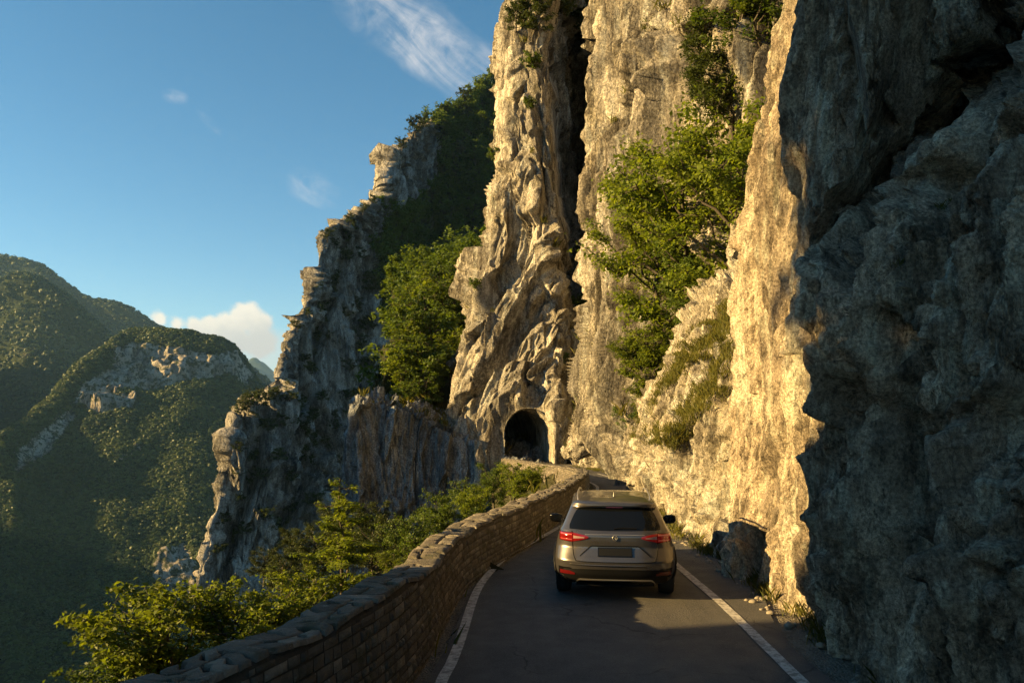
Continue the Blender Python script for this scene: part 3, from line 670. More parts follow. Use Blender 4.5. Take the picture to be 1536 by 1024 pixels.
# ---------------------------------------------------------------- sun, sky, camera
SUN_EL, SUN_H = 17.0, np.array([-.983, -.184])
def light():
    d = Vector3 = None
    from mathutils import Vector
    e = math.radians(SUN_EL)
    to = Vector((SUN_H[0] * math.cos(e), SUN_H[1] * math.cos(e), math.sin(e)))
    L = bpy.data.lights.new('sun', 'SUN'); L.energy = 5.0; L.angle = math.radians(.5); L.color = (1, .675, .26)
    o = bpy.data.objects.new('sun', L); put(o); o.rotation_euler = to.to_track_quat('Z', 'Y').to_euler(); o.location = (-40, -20, 60)
    w = bpy.data.worlds.new('World'); S.world = w; w.use_nodes = True; t = w.node_tree; t.nodes.clear()
    N = t.nodes.new
    sk = N('ShaderNodeTexSky'); sk.sky_type = 'NISHITA'; sk.sun_disc = False; sk.sun_elevation = e
    sk.sun_rotation = math.atan2(SUN_H[0], SUN_H[1]); sk.altitude = 600; sk.air_density = .85; sk.dust_density = .1; sk.ozone_density = 2.0
    tc = N('ShaderNodeTexCoord')
    def mth(op, a, b=0.0, clamp=False):
        n = N('ShaderNodeMath'); n.operation = op; n.use_clamp = clamp
        for i, v in enumerate((a, b)):
            if isinstance(v, bpy.types.NodeSocket): t.links.new(v, n.inputs[i])
            else: n.inputs[i].default_value = v
        return n.outputs[0]
    def dot(v):
        n = N('ShaderNodeVectorMath'); n.operation = 'DOT_PRODUCT'; t.links.new(tc.outputs['Generated'], n.inputs[0]); n.inputs[1].default_value = v; return n.outputs['Value']
    def nz(vec, scale, det, rough, dist=0):
        n = N('ShaderNodeTexNoise'); t.links.new(vec, n.inputs['Vector']); n.inputs['Scale'].default_value = scale; n.inputs['Detail'].default_value = det; n.inputs['Roughness'].default_value = rough; n.inputs['Distortion'].default_value = dist
        return n.outputs['Fac']
    def rmp(f, a, b):
        n = N('ShaderNodeMapRange'); n.interpolation_type = 'SMOOTHSTEP'; t.links.new(f, n.inputs[0]); n.inputs[1].default_value = a; n.inputs[2].default_value = b; return n.outputs[0]
    def frame(px, py):
        d = Vector(ray(px, py)).normalized(); r = d.cross(Vector((0, 0, 1))).normalized(); u = r.cross(d); return d, r, u
    def local(px, py, ang=0):
        """tangent-plane coordinates in the sky around one direction, radians"""
        d, r, u = frame(px, py); c, s_ = math.cos(ang), math.sin(ang)
        r2 = r * c + u * s_; u2 = u * c - r * s_
        return dot(d), dot(r2), dot(u2)
    def comb(a, b, c=0.0):
        n = N('ShaderNodeCombineXYZ')
        for i, v in enumerate((a, b, c)):
            if isinstance(v, bpy.types.NodeSocket): t.links.new(v, n.inputs[i])
            else: n.inputs[i].default_value = v
        return n.outputs[0]
    def wisp(px, py, ang, lx, ly, amt, sc, seed):
        d, a, b = local(px, py, ang)
        a2 = mth('MULTIPLY', a, 1 / lx); b2 = mth('MULTIPLY', b, 1 / ly)
        r2 = mth('ADD', mth('MULTIPLY', a2, a2), mth('MULTIPLY', b2, b2))
        env = mth('MULTIPLY', rmp(mth('ADD', r2, mth('MULTIPLY', mth('SUBTRACT', nz(comb(mth('MULTIPLY', a, 9), mth('MULTIPLY', b, 14), seed), 1.0, 4, .6), .5), 2.2)), 1.2, -.5), rmp(d, .5, .6))
        st = nz(comb(mth('MULTIPLY', a, sc), mth('MULTIPLY', b, sc * 2.6), seed), 1.0, 7, .62, .9)
        fine = nz(comb(mth('MULTIPLY', a, sc * 5.2), mth('MULTIPLY', b, sc * 3.2), seed + 4), 1.0, 5, .6, .4)
        return mth('MULTIPLY', mth('MULTIPLY', env, rmp(mth('ADD', st, mth('MULTIPLY', fine, .35)), .42, .95)), amt)
    w1 = wisp(628, 52, math.radians(-33), .16, .042, 1.15, 9, 1.0)
    w2 = wisp(468, 285, math.radians(-22), .034, .022, .5, 14, 5.0)
    w3 = wisp(262, 146, math.radians(0), .016, .009, .4, 22, 9.0)
    w4 = wisp(315, 185, math.radians(-40), .02, .006, .25, 22, 12.0)
    wisps = mth('MAXIMUM', mth('MAXIMUM', w1, w2), mth('MAXIMUM', w3, w4))
    # cumulus low over the valley
    blobs = None
    d, a, b = local(340, 480)
    wob = mth('MULTIPLY', mth('SUBTRACT', nz(comb(a, b, 3.0), 42, 7, .6), .5), .022)
    for bx, by, br in ((365, 476, 25), (385, 488, 22), (340, 487, 20), (318, 492, 20), (298, 490, 15), (275, 489, 12), (252, 480, 12), (350, 505, 26), (385, 510, 26), (310, 507, 18)):
        ox, oy = (bx - 340) / 1200, -(by - 480) / 1200
        e1 = mth('SUBTRACT', a, ox); e2 = mth('SUBTRACT', b, oy)
        q = mth('SQRT', mth('ADD', mth('MULTIPLY', e1, e1), mth('MULTIPLY', e2, e2)))
        v = mth('SUBTRACT', br / 1200, q)
        blobs = v if blobs is None else mth('SMOOTH_MAX', blobs, v)
        if blobs.node.operation == 'SMOOTH_MAX': blobs.node.inputs[2].default_value = .006
    cum = rmp(mth('ADD', blobs, wob), -.0015, .0065)
    # thin veil beneath it
    d2, a2, b2 = local(395, 525)
    e1 = mth('MULTIPLY', a2, 1 / .055); e2 = mth('MULTIPLY', b2, 1 / .03)
    veil = mth('MULTIPLY', rmp(mth('ADD', mth('ADD', mth('MULTIPLY', e1, e1), mth('MULTIPLY', e2, e2)), mth('MULTIPLY', mth('SUBTRACT', nz(comb(a2, b2, 8.0), 30, 5, .6), .5), 1.4)), 1.3, .1), .55)
    hs = N('ShaderNodeHueSaturation'); t.links.new(sk.outputs[0], hs.inputs['Color']); hs.inputs['Saturation'].default_value = 1.25; hs.inputs['Hue'].default_value = .487; hs.inputs['Value'].default_value = 1.0
    def mixc(f, a_, col):
        n = N('ShaderNodeMix'); n.data_type = 'RGBA'; t.links.new(f, n.inputs[0]); t.links.new(a_, n.inputs[6])
        if isinstance(col, bpy.types.NodeSocket): t.links.new(col, n.inputs[7])
        else: n.inputs[7].default_value = (*col, 1)
        return n.outputs[2]
    base = mixc(wisps, hs.outputs[0], CLOUD_WISP)
    base = mixc(veil, base, CLOUD_VEIL)
    # low sun from the left and above, painted into the cumulus colour
    tone = N('ShaderNodeMix'); tone.data_type = 'RGBA'; t.links.new(rmp(mth('ADD', mth('ADD', b, mth('MULTIPLY', a, -.25)), mth('MULTIPLY', mth('SUBTRACT', nz(comb(a, b, 6.0), 55, 5, .6), .5), .03)), -.03, .012), tone.inputs[0])
    tone.inputs[6].default_value = (*CLOUD_LOW, 1); tone.inputs[7].default_value = (*CLOUD_HI, 1)
    base = mixc(cum, base, tone.outputs[2])
    bg = N('ShaderNodeBackground'); t.links.new(base, bg.inputs[0]); bg.inputs[1].default_value = SKY_STR
    ow = N('ShaderNodeOutputWorld'); t.links.new(bg.outputs[0], ow.inputs[0])
SKY_STR = .043; EXPO = 2.02
CLOUD_WISP = (5.2, 5.0, 4.9); CLOUD_VEIL = (4.4, 4.2, 4.0); CLOUD_LOW = (4.2, 3.9, 3.6); CLOUD_HI = (6.6, 5.75, 4.7)
def haze():
    lo, hi = np.array([-12000, -12000, -420.0]), np.array([12000, 12000, 1500.0])
    V = np.array([[(lo, hi)[a][0], (lo, hi)[b][1], (lo, hi)[c][2]] for a in (0, 1) for b in (0, 1) for c in (0, 1)])
    Q = np.array([[0, 1, 3, 2], [4, 6, 7, 5], [0, 4, 5, 1], [2, 3, 7, 6], [0, 2, 6, 4], [1, 5, 7, 3]])
    m = bpy.data.materials.new('air'); m.use_nodes = True; m.node_tree.nodes.clear()
    v = m.node_tree.nodes.new('ShaderNodeVolumePrincipled'); v.inputs['Color'].default_value = (.34, .62, 1, 1); v.inputs['Density'].default_value = HAZE; v.inputs['Anisotropy'].default_value = .2
    o_ = m.node_tree.nodes.new('ShaderNodeOutputMaterial'); m.node_tree.links.new(v.outputs[0], o_.inputs['Volume'])
    o = stuff(mesh_np('haze', V, Q, np.full(6, 4), m)); tag(o, 'thin blue evening haze filling the valley air', 'haze')
HAZE = 3.2e-5
haze()
light()
cam = bpy.data.cameras.new('camera'); cam.sensor_width = 36; cam.lens = 36 * F / 1536; cam.clip_end = 40000; cam.clip_start = .05
co = bpy.data.objects.new('camera', cam); put(co); co.location = CAM; co.rotation_euler = (math.pi / 2 + TH, 0, 0); S.camera = co
vs = S.view_settings; vs.view_transform = 'Standard'; vs.look = 'None'; vs.exposure = EXPO; vs.gamma = 1
S.cycles.use_denoising = True; S.cycles.denoising_prefilter = 'NONE'; S.cycles.denoising_quality = 'HIGH'; S.cycles.max_bounces = 5; S.cycles.diffuse_bounces = 4; S.cycles.transmission_bounces = 2; S.cycles.transparent_max_bounces = 6
# ---------------------------------------------------------------- parapet of rubble stone
def build_wall():
    root = empty('stone_wall', (float(WI[110][0]), float(WI[110][1]), 0))
    tag(root, 'low rubble stone parapet wall with flat coping along the valley edge of the road', 'wall')
    off = -np.array([WI[110][0], WI[110][1], 0.0])
    d = np.concatenate([[0], np.cumsum(np.linalg.norm(np.diff(WI, axis=0), axis=1))]); L = d[-1]
    def top(s): 
        y = np.interp(s, d, WI[:, 1]); return np.interp(y, [-10, 8.3, 10.9, 18, 24, 36, 48, 80], [1.05, 1.05, .85, .84, .74, .7, .55, .5]) + .02 * np.sin(s * 1.9) + .018 * np.sin(s * 4.7 + 1)
    def P(s, side, h):
        """side 0 = road face, 1 = valley face"""
        x = np.interp(s, d, WI[:, 0]); y = np.interp(s, d, WI[:, 1]); nx = np.interp(s, d, nrm_[:, 0]); ny = np.interp(s, d, nrm_[:, 1])
        o = -.46 * side + (.07 * (1 - h / .9)) * (1 - 2 * side)
        return np.stack([x + nx * o, y + ny * o, zroad(y) + h], -1), np.stack([nx, ny, 0 * nx], -1)
    # mortar core
    ss = np.linspace(0, L, 420); H = top(ss) - .03
    rows = [P(ss, 0, -.3 + 0 * ss)[0], P(ss, 0, H)[0], P(ss, 1, H)[0], P(ss, 1, -1.6 + 0 * ss)[0]]
    n0 = P(ss, 0, H)[1]
    for k, sg in ((0, -1), (1, -1), (2, 1), (3, 1)): rows[k] = rows[k] + n0 * .012 * sg
    V = np.concatenate(rows) + off; Q = quads(420, 4)
    mesh_np('wall_core', V, Q, np.full(len(Q), 4), M['mortar'], root)
    # masonry
    def stones(name, side, hmin, smax):
        Vs, Qs, Cs = [], [], []; nv = 0
        course = hmin; q0 = quads(6, 5)
        if side == 1: q0 = q0[:, ::-1]
        while course < 1.0:
            ch = random.uniform(.055, .125); s = random.uniform(0, .3)
            while s < smax:
                y_ = np.interp(s, d, WI[:, 1]); big = 1 if y_ < 32 else 1.7
                l = random.choice((random.uniform(.06, .16), random.uniform(.12, .32))) * big
                T = float(top(s + l / 2)) - .07
                h0, h1 = course + .004, min(course + ch * random.uniform(.9, 1.02), T)
                if h1 - h0 > .045:
                    u, v = np.meshgrid(np.linspace(-1, 1, 6), np.linspace(-1, 1, 5)); u = u.ravel(); v = v.ravel()
                    pil = (1 - np.abs(u) ** 5) * (1 - np.abs(v) ** 5)
                    jit = random.uniform(-.006, .014)
                    sk = random.uniform(-.3, .3)
                    sv = s + l * (.5 + .485 * u + .04 * sk * v); hv = (h0 + h1) / 2 + (h1 - h0) * (.475 * v + .15 * sk * u)
                    p, n = P(sv, side, hv)
                    if side: n = -n
                    bul = (.012 + .9 * jit) * pil - .004 + .014 * fbm(p * 9 + random.uniform(0, 50), 3) * pil
                    Vs.append(p + n * bul[:, None]); Qs.append(q0 + nv); nv += 30; Cs.append(np.full(len(q0), random.random()))
                s += l + .008
            course += ch
        mesh_np(name, np.concatenate(Vs) + off, np.concatenate(Qs), np.full(sum(len(q) for q in Qs), 4), M['stone'], root, True, cattr={'rnd': np.concatenate(Cs)})
    stones('masonry', 0, -.08, L); stones('masonry', 1, -.9, L)
    # coping: irregular flat slabs, one or two across
    Vs, Qs, Cs = [], [], []; nv = 0; s = 0; q0 = quads(8, 7)
    while s < L:
        y_ = np.interp(s, d, WI[:, 1]); big = 1 if y_ < 32 else 1.5
        l = random.uniform(.13, .32) * big
        spl = [(-.03, 1.03)] if random.random() < .25 else (lambda c: [(-.03, c - .006), (c + .006, 1.03)])(random.uniform(.3, .7))
        for a, b in spl:
            l2 = l * random.uniform(.97, 1.0); tl = random.uniform(-.004, .004); ht = random.uniform(-.004, .005)
            u, v = np.meshgrid(np.array([-1, -.93, -.6, -.2, .2, .6, .93, 1]), np.array([-1, -.93, -.5, 0, .5, .93, 1])); u = u.ravel(); v = v.ravel()
            uu = u; vv = v
            edge = np.maximum(np.abs(u), np.abs(v))
            sv = s + l2 * (.5 + .497 * uu) + .05 * np.sin(v * 2.2 + s * 7) + .02 * np.sin(v * 5 + s * 3); tv = (a + b) / 2 + (b - a) / 2 * vv
            p0, n = P(sv, 0, top(sv)); p1, _ = P(sv, 1, top(sv))
            p = p0 * (1 - tv)[:, None] + p1 * tv[:, None]
            z = np.where(edge > .97, -.045, np.where(edge > .9, -.003, 0)) + ht + tl * u + .006 * fbm(p * np.array([9, 9, 0]) + 3, 3)
            p[:, 2] += z + .012
            Vs.append(p + 0); Qs.append((q0 + nv)); nv += 56; Cs.append(np.full(len(q0), .5 + .5 * random.random()))
        s += l + .006
    o = mesh_np('coping', np.concatenate(Vs) + off, np.concatenate(Qs), np.full(sum(len(q) for q in Qs), 4), M['stone'], root, False, cattr={'rnd': np.concatenate(Cs)})
build_wall()
# ---------------------------------------------------------------- vegetation
def tube_arrays(pts, r, ns=5):
    pts = np.array(pts, float); n = len(pts); t = np.gradient(pts, axis=0); t /= np.linalg.norm(t, axis=1)[:, None] + 1e-9
    up = np.where(np.abs(t[:, 2:3]) > .9, np.array([[1, 0, 0.]]), np.array([[0, 0, 1.]])); a = np.cross(t, up); a /= np.linalg.norm(a, axis=1)[:, None] + 1e-9; b = np.cross(t, a)
    an = np.linspace(0, 2 * math.pi, ns, endpoint=False); r = np.asarray(r)[:, None, None]
    V = pts[:, None, :] + r * (np.cos(an)[None, :, None] * a[:, None, :] + np.sin(an)[None, :, None] * b[:, None, :])
    return V.reshape(-1, 3), quads(ns, n, True)
def leaf_arrays(C, size, rg, up=.35, elong=1.0, nrm0=None):
    """one folded four-cornered leaf (or leaf spray) at each point"""
    n = len(C); nrm = rg.normal(size=(n, 3)); nrm[:, 2] = np.abs(nrm[:, 2]) + up; nrm /= np.linalg.norm(nrm, axis=1)[:, None]
    if nrm0 is not None: nrm = nrm0 + .3 * rg.normal(size=(n, 3)); nrm /= np.linalg.norm(nrm, axis=1)[:, None]
    a = rg.normal(size=(n, 3)); a -= (a * nrm).sum(1)[:, None] * nrm; a /= np.linalg.norm(a, axis=1)[:, None]; b = np.cross(nrm, a)
    s = (size * rg.uniform(.6, 1.35, n))[:, None]
    v0 = C - a * s * elong; v2 = C + a * s * elong; v1 = C + b * s * .55 + nrm * s * .22; v3 = C - b * s * .55 + nrm * s * .22
    return np.stack([v0, v1, v2, v3], 1).reshape(-1, 3), np.arange(n * 4).reshape(-1, 4)
def skeleton(kind, H, R, rg):
    """list of (points, r0, r1, leafy) branches"""
    br = []
    def wob(p, q, k, n=5):
        t = np.linspace(0, 1, n)[:, None]; w = rg.normal(size=(n, 3)) * k; w[0] = 0; w[-1] *= .3
        return p * (1 - t) + q * t + w * np.sin(t * math.pi)
    Z = np.array([0, 0, 1.0])
    if kind == 'sapling':
        tr = wob(np.zeros(3), np.array([rg.normal() * .05 * H, 0, H]), .02 * H, 8); br.append((tr, .018 * H, .003 * H, 0))
        for k in range(26):
            f = .12 + .85 * k / 26; p = crom(tr, np.array([f * 7]))[0]; az = k * 2.4 + rg.normal() * .3; l = R * (1.05 - f) * rg.uniform(.75, 1.2) + .06 * H
            q = p + np.array([math.cos(az) * l, math.sin(az) * l, l * rg.uniform(-.15, .35)]); b = wob(p, q, .05 * l); br.append((b, .006 * H, .0015 * H, 1))
            for j in range(5):
                g = .3 + .14 * j; pp = p + (q - p) * g; a2 = az + (1 if j % 2 else -1) * rg.uniform(.5, 1); l2 = l * .4 * (1.1 - g)
                br.append((wob(pp, pp + np.array([math.cos(a2) * l2, math.sin(a2) * l2, -.1 * l2]), .04 * l2, 3), .003 * H, .001 * H, 1))
        return br
    if kind == 'shrub':
        for k in range(int(rg.integers(9, 13))):
            az = rg.uniform(0, 6.28); o = rg.uniform(.15, .8); q = np.array([math.cos(az) * R * o, math.sin(az) * R * o, H * rg.uniform(.55, 1.0) * (1 - .25 * o)])
            b = wob(np.array([rg.normal() * .05, rg.normal() * .05, 0]), q, .05 * H, 6); br.append((b, .016 * H, .003 * H, .35))
            for j in range(9):
                f = rg.uniform(.25, 1); p = crom(b, np.array([f * 5]))[0]; a2 = az + rg.normal() * 1.1; l = R * rg.uniform(.2, .5)
                br.append((wob(p, p + np.array([math.cos(a2) * l, math.sin(a2) * l, l * rg.uniform(.0, .7)]), .05 * l, 4), .005 * H, .0015 * H, 1))
        return br
    bf = .22 if kind == 'tree' else .12
    tr = wob(np.zeros(3), np.array([rg.normal() * .08 * H, rg.normal() * .08 * H, H * .92]), .03 * H, 8); br.append((tr, .028 * H, .006 * H, 0))
    n = 18
    for k in range(n):
        f = bf + (.97 - bf) * (k + .5) / n; p = crom(tr, np.array([f * 7]))[0]; az = k * 2.4 + rg.normal() * .4
        prof = math.sqrt(max(.02, 1 - ((f - .45) / .62) ** 2)); l = R * prof * rg.uniform(.6, 1.2); el = rg.uniform(.15, .9) + .6 * f
        q = p + np.array([math.cos(az) * l, math.sin(az) * l, l * math.tan(min(el, 1.1)) * .6]); b = wob(p, q, .08 * l, 6); br.append((b, .011 * H, .003 * H, .3))
        for j in range(8):
            g = rg.uniform(.3, 1.0); pp = crom(b, np.array([g * 5]))[0]; a2 = az + rg.normal() * 1.0; l2 = R * rg.uniform(.18, .42)
            br.append((wob(pp, pp + np.array([math.cos(a2) * l2, math.sin(a2) * l2, l2 * rg.uniform(-.45, 1.1)]), .06 * l2, 4), .004 * H, .0012 * H, 1))
    return br
def plant_arrays(kind, H, R, nleaf, leaf, seed, spread=.05, ns=4, up=.35, elong=1.0):
    rg = np.random.default_rng(seed); br = skeleton(kind, H, R, rg)
    TV, TQ, nv = [], [], 0; segs = []
    for pts, r0, r1, lf in br:
        v, q = tube_arrays(pts, np.linspace(r0, r1, len(pts)), ns); TV.append(v); TQ.append(q + nv); nv += len(v)
        if lf:
            for a, b in zip(pts[:-1], pts[1:]): segs.append((a, b, lf * np.linalg.norm(b - a)))
    A = np.array([s[0] for s in segs]); B = np.array([s[1] for s in segs]); w = np.array([s[2] for s in segs]); w /= w.sum()
    # leaves gather in sprays round points of the twigs
    nc = max(12, nleaf // 14); i = rg.choice(len(w), nc, p=w); t = rg.random(nc)[:, None]; C0 = A[i] * (1 - t) + B[i] * t
    j = rg.integers(0, nc, nleaf); C = C0[j] + rg.normal(size=(nleaf, 3)) * spread * R * np.array([1, 1, .7])
    lv, lq = leaf_arrays(C, leaf, rg, up, elong); rn = np.clip(rg.random(nc)[j] * .6 + rg.random(nleaf) * .4, 0, 1)
    return np.concatenate(TV), np.concatenate(TQ), lv, lq, rn
PROTO = {}
def proto(key, name, kind, H, R, nleaf, leaf, mat, seed, **kw):
    """a plant with its trunk and its crown as parts, kept as mesh data for later use"""
    tv, tq, lv, lq, rn = plant_arrays(kind, H, R, nleaf, leaf, seed, **kw)
    PROTO[key] = dict(name=name, H=H, tv=tv, tq=tq, lv=lv, lq=lq, rn=rn, mat=mat, kind=kind, me=None)
def plant(key, loc, H, label, cat, group=None, lean=(0, 0), wide=1.0, mat=None):
    p = PROTO[key]; s = H / p['H']
    o = empty(p['name'], tuple(float(v) for v in loc), random.uniform(0, 6.28))
    o.rotation_euler = (lean[0], lean[1], random.uniform(0, 6.28)); o.scale = (s * wide, s * wide, s)
    tag(o, label, cat, group)
    if p['me'] is None:
        a = mesh_np('stem' if p['kind'] == 'shrub' else 'trunk', p['tv'], p['tq'], np.full(len(p['tq']), 4), M['bark'], o, True)
        b = mesh_np('foliage' if p['kind'] == 'shrub' else 'crown', p['lv'], p['lq'], np.full(len(p['lq']), 4), M[mat or p['mat']], o, False, cattr={'rnd': p['rn']})
        p['me'] = (a, b)
    else:
        for x in p['me']:
            c = x.copy(); put(c); c.parent = o
            if mat and x is p['me'][1] and mat != x.data.materials[0].name:
                c.material_slots[0].link = 'OBJECT'; c.material_slots[0].material = M[mat]
    return o
def on(sheet_name, px, py, tol=6):
    P = SHEETS[sheet_name]['P'].reshape(-1, 3); N = SHEETS[sheet_name]['N'].reshape(-1, 3)
    x, y = project(P); dd = np.hypot(x - px, y - py)
    k = np.where(dd < max(tol, dd.min() + 1))[0]; k = k[np.argmin(P[k, 1])]
    return P[k], N[k]
proto('tree1', 'broadleaf_tree', 'tree', 6, 2.3, 13000, .075, 'leaf_lit', 1, spread=.085)
proto('tree2', 'broadleaf_tree', 'tree', 6, 2.2, 13000, .08, 'leaf_mid', 2, spread=.085)
proto('bush1', 'shrub', 'shrub', 2.0, 1.3, 7000, .040, 'leaf_lit', 3)
proto('bush2', 'shrub', 'shrub', 2.0, 1.5, 6500, .042, 'leaf_mid', 4)
proto('sap', 'sapling', 'sapling', 2.0, .75, 5200, .026, 'leaf_lit', 5, spread=.05, up=.8, elong=1.4)
proto('tuft', 'shrub', 'shrub', 2.0, 1.2, 900, .12, 'leaf_dark', 6, spread=.1)
proto('far1', 'broadleaf_tree', 'tree', 7, 2.6, 1300, .30, 'leaf_dark', 7, spread=.11)
proto('far2', 'broadleaf_tree', 'tree', 7, 3.0, 1300, .30, 'leaf_dark', 8, spread=.11)
proto('far3', 'broadleaf_tree', 'bush', 7, 2.9, 2600, .22, 'leaf_mid', 9, spread=.09)

proto('open', 'tree', 'tree', 6, 2.3, 7000, .10, 'leaf_mid', 31, spread=.13)
rg0 = np.random.default_rng(19)
# unseen trees added on the spur to dapple the shade on the near rock
PROTO_SPOTS = [(-26 + rg0.uniform(-6, 6.0), y0 + rg0.uniform(-.8, .8), 10.0 + rg0.uniform(-1, 1)) for y0 in list(np.linspace(-18, 1.2, 16)) + [2.4, 2.8] for _ in range(2)]

# beyond the parapet
plant('bush1', at(255, 1065, 10.8), 1.8, 'yellow green sunlit bush at the lower left corner beyond the parapet wall', 'bush', wide=1.15)
plant('bush1', at(345, 1035, 11.3), 1.5, 'leafy sunlit bush just right of the corner bush, behind the wall', 'bush', wide=1.1)
plant('bush1', at(425, 990, 12.2), 1.3, 'low sunlit bush left of the sapling, behind the wall', 'bush', wide=1.2)
plant('bush2', at(180, 1095, 10.8), 1.2, 'thin bush at the very bottom left edge beside the wall end', 'bush', wide=1.1)
plant('sap', at(512, 905, 13.2), 2.0, 'slender sapling with layered side branches standing above the wall', 'sapling', wide=1.15)
plant('sap', at(462, 935, 13.5), 1.15, 'smaller sapling left of the slender layered one', 'sapling', wide=1.2)
plant('bush1', at(585, 872, 16), .6, 'small bush right of the sapling against the dark hollow', 'bush', wide=1.2)
plant('bush2', at(615, 850, 22), 1.5, 'mid green bush where the wall bends, left of the pale rock rib', 'bush')
plant('bush2', at(668, 815, 25), 1.6, 'taller mid green bush above the bend of the wall', 'bush')
plant('bush1', at(715, 795, 28), 1.6, 'yellow green bush right above the bend of the wall', 'bush')
plant('tree2', at(742, 775, 40), 2.2, 'leafy tree standing left below the tunnel mouth', 'tree', wide=1.15)
plant('bush1', at(770, 757, 36), 1.9, 'bush under the far stretch of wall beside the tunnel road', 'bush', wide=1.2)
plant('bush1', at(805, 741, 36), 1.35, 'small sunlit bush nearest the tip of the bend below the far wall', 'bush', wide=1.2)
plant('bush2', at(700, 770, 50), 2.0, 'dense bush left of the tree below the tunnel mouth', 'bush', wide=1.3)
for x, y, Y, h in ((420, 905, 30, 3.2), (470, 880, 34, 4.2), (520, 865, 32, 4.0), (560, 880, 30, 4.2), (500, 820, 48, 4.5), (555, 835, 46, 5.2), (440, 850, 50, 4), (395, 880, 46, 3.6), (590, 850, 40, 3.6)):
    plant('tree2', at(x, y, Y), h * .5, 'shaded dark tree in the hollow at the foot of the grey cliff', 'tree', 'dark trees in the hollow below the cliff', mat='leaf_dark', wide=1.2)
# growing out of the sunlit wall
def cling(key, sh, px, py, hpx, label, cat='bush', group=None, wide=1.0, mat=None, sink=.1, out=.0):
    p, n = on(sh, px, py); h = hpx * p[1] / F
    return plant(key, p - n * sink * h + np.array([n[0], n[1], 0]) * out * h, h, label, cat, group, wide=wide, mat=mat)
cling('tree1', 'cliff_wall', 1036, 545, 330, 'tall sunlit broadleaf tree growing from the rock wall above the grassy slab', 'tree', wide=1.0)
cling('tree1', 'cliff_wall', 1096, 500, 270, 'sunlit tree tucked against the bright rock edge, right of the tall one', 'tree', wide=1.05)
cling('tree2', 'cliff_wall', 1070, 570, 210, 'greener tree low between the tall tree and the rock edge', 'tree', wide=1.2)
cling('tree1', 'cliff_wall', 982, 500, 170, 'smaller sunlit tree spreading left of the tall cliff tree', 'tree', wide=1.15)
cling('bush1', 'cliff_wall', 962, 420, 70, 'small sunlit bush high up left of the tall cliff tree', wide=1.2)
cling('bush1', 'cliff_wall', 990, 570, 95, 'bush at the left foot of the tall cliff tree', wide=1.25)
cling('bush1', 'cliff_wall', 970, 615, 85, 'small bush in the crack left of the grassy slab', wide=1.2)
cling('bush2', 'cliff_wall', 958, 655, 60, 'lowest small bush in the crack left of the grassy slab', wide=1.2)
cling('tree2', 'cliff_wall', 1105, 225, 170, 'dark tree in the hollow high on the rock wall', 'tree', mat='leaf_dark', wide=1.2)
cling('bush2', 'cliff_wall', 1075, 165, 90, 'dark bush high on the rock wall left of the hollow', mat='leaf_dark', wide=1.1)
cling('bush2', 'cliff_wall', 1150, 70, 130, 'bush at the top edge between the rock wall and the bright rock edge', wide=1.3)
cling('bush1', 'cliff_wall', 1115, 30, 90, 'bush at the top of the picture on the rock wall', wide=1.2)
cling('bush2', 'cliff_wall', 1075, 500, 90, 'bush under the tree at the bright rock edge', wide=1.3)
cling('bush1', 'cliff_wall', 950, 560, 60, 'small bush halfway down the crack left of the slab', wide=1.2)
# pillar
for x, y, h, lb in ((768, 45, 45, 'pine-like tree on the very tip of the tunnel pillar'), (792, 30, 55, 'dark tree just right of the tip of the tunnel pillar'), (815, 50, 60, 'dark tree on the crown of the pillar, third from its tip'),
                    (838, 40, 70, 'dark tree at the head of the dark cleft'), (862, 70, 75, 'dark tree wedged in the top of the cleft'), (885, 60, 80, 'dark tree against the left edge of the bright wall at the top'), (800, 10, 50, 'dark tree at the picture top behind the pillar tip'), (880, 20, 60, 'dark tree at the picture top beside the bright wall'), (852, 15, 60, 'dark tree at the picture top above the cleft')):
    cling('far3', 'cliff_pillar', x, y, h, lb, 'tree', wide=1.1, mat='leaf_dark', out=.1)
for x, y, h, lb in ((795, 100, 32, 'dark bush on the upper left ledge of the tunnel pillar'), (788, 160, 24, 'small bush below the upper ledge bush of the pillar'), (880, 390, 40, 'bush in the foot of the dark cleft'), (886, 470, 40, 'bush at the lower end of the dark cleft'), (852, 545, 22, 'tiny bush above the right side of the tunnel mouth'),
                    (895, 195, 22, 'small bush on the right side of the dark cleft'), (735, 240, 24, 'small bush on the left edge of the tunnel pillar'), (712, 440, 22, 'small bush low on the left edge of the tunnel pillar'), (870, 460, 26, 'bush on the inner edge of the cleft foot')):
    cling('tuft', 'cliff_pillar', x, y, h, lb, 'bush', mat='leaf_mid')
# gully trees
for i, (x, y, h) in enumerate(((600, 600, 60), (622, 585, 70), (648, 600, 75), (672, 585, 70), (655, 550, 85), (625, 545, 80), (605, 560, 60), (680, 540, 75), (640, 510, 75), (668, 500, 80), (695, 490, 70), (612, 520, 60), (700, 545, 60), (650, 470, 65), (685, 455, 70), (625, 490, 60), (640, 620, 45), (610, 612, 35))):
    cling('far3', 'hillside_gully', x, y, h, 'sunlit green tree on the slope between the grey cliff and the tunnel pillar', 'tree', 'sunlit trees in the gully above the ledge', mat='leaf_mid' if i % 3 else 'leaf_lit', wide=1.2)
for i, (x, y, h) in enumerate(((722, 310, 50), (704, 350, 55), (728, 395, 60), (688, 400, 55), (716, 265, 45), (734, 225, 45), (668, 425, 55), (645, 440, 50), (610, 470, 45), (590, 500, 40), (700, 300, 45), (675, 360, 50), (740, 340, 55))):
    cling('far3', 'cliff_far', x, y, h, 'green tree in the upper wood between the grey cliff and the tunnel pillar', 'tree', 'trees of the upper wood beside the pillar', mat='leaf_mid', wide=1.2, out=.3)
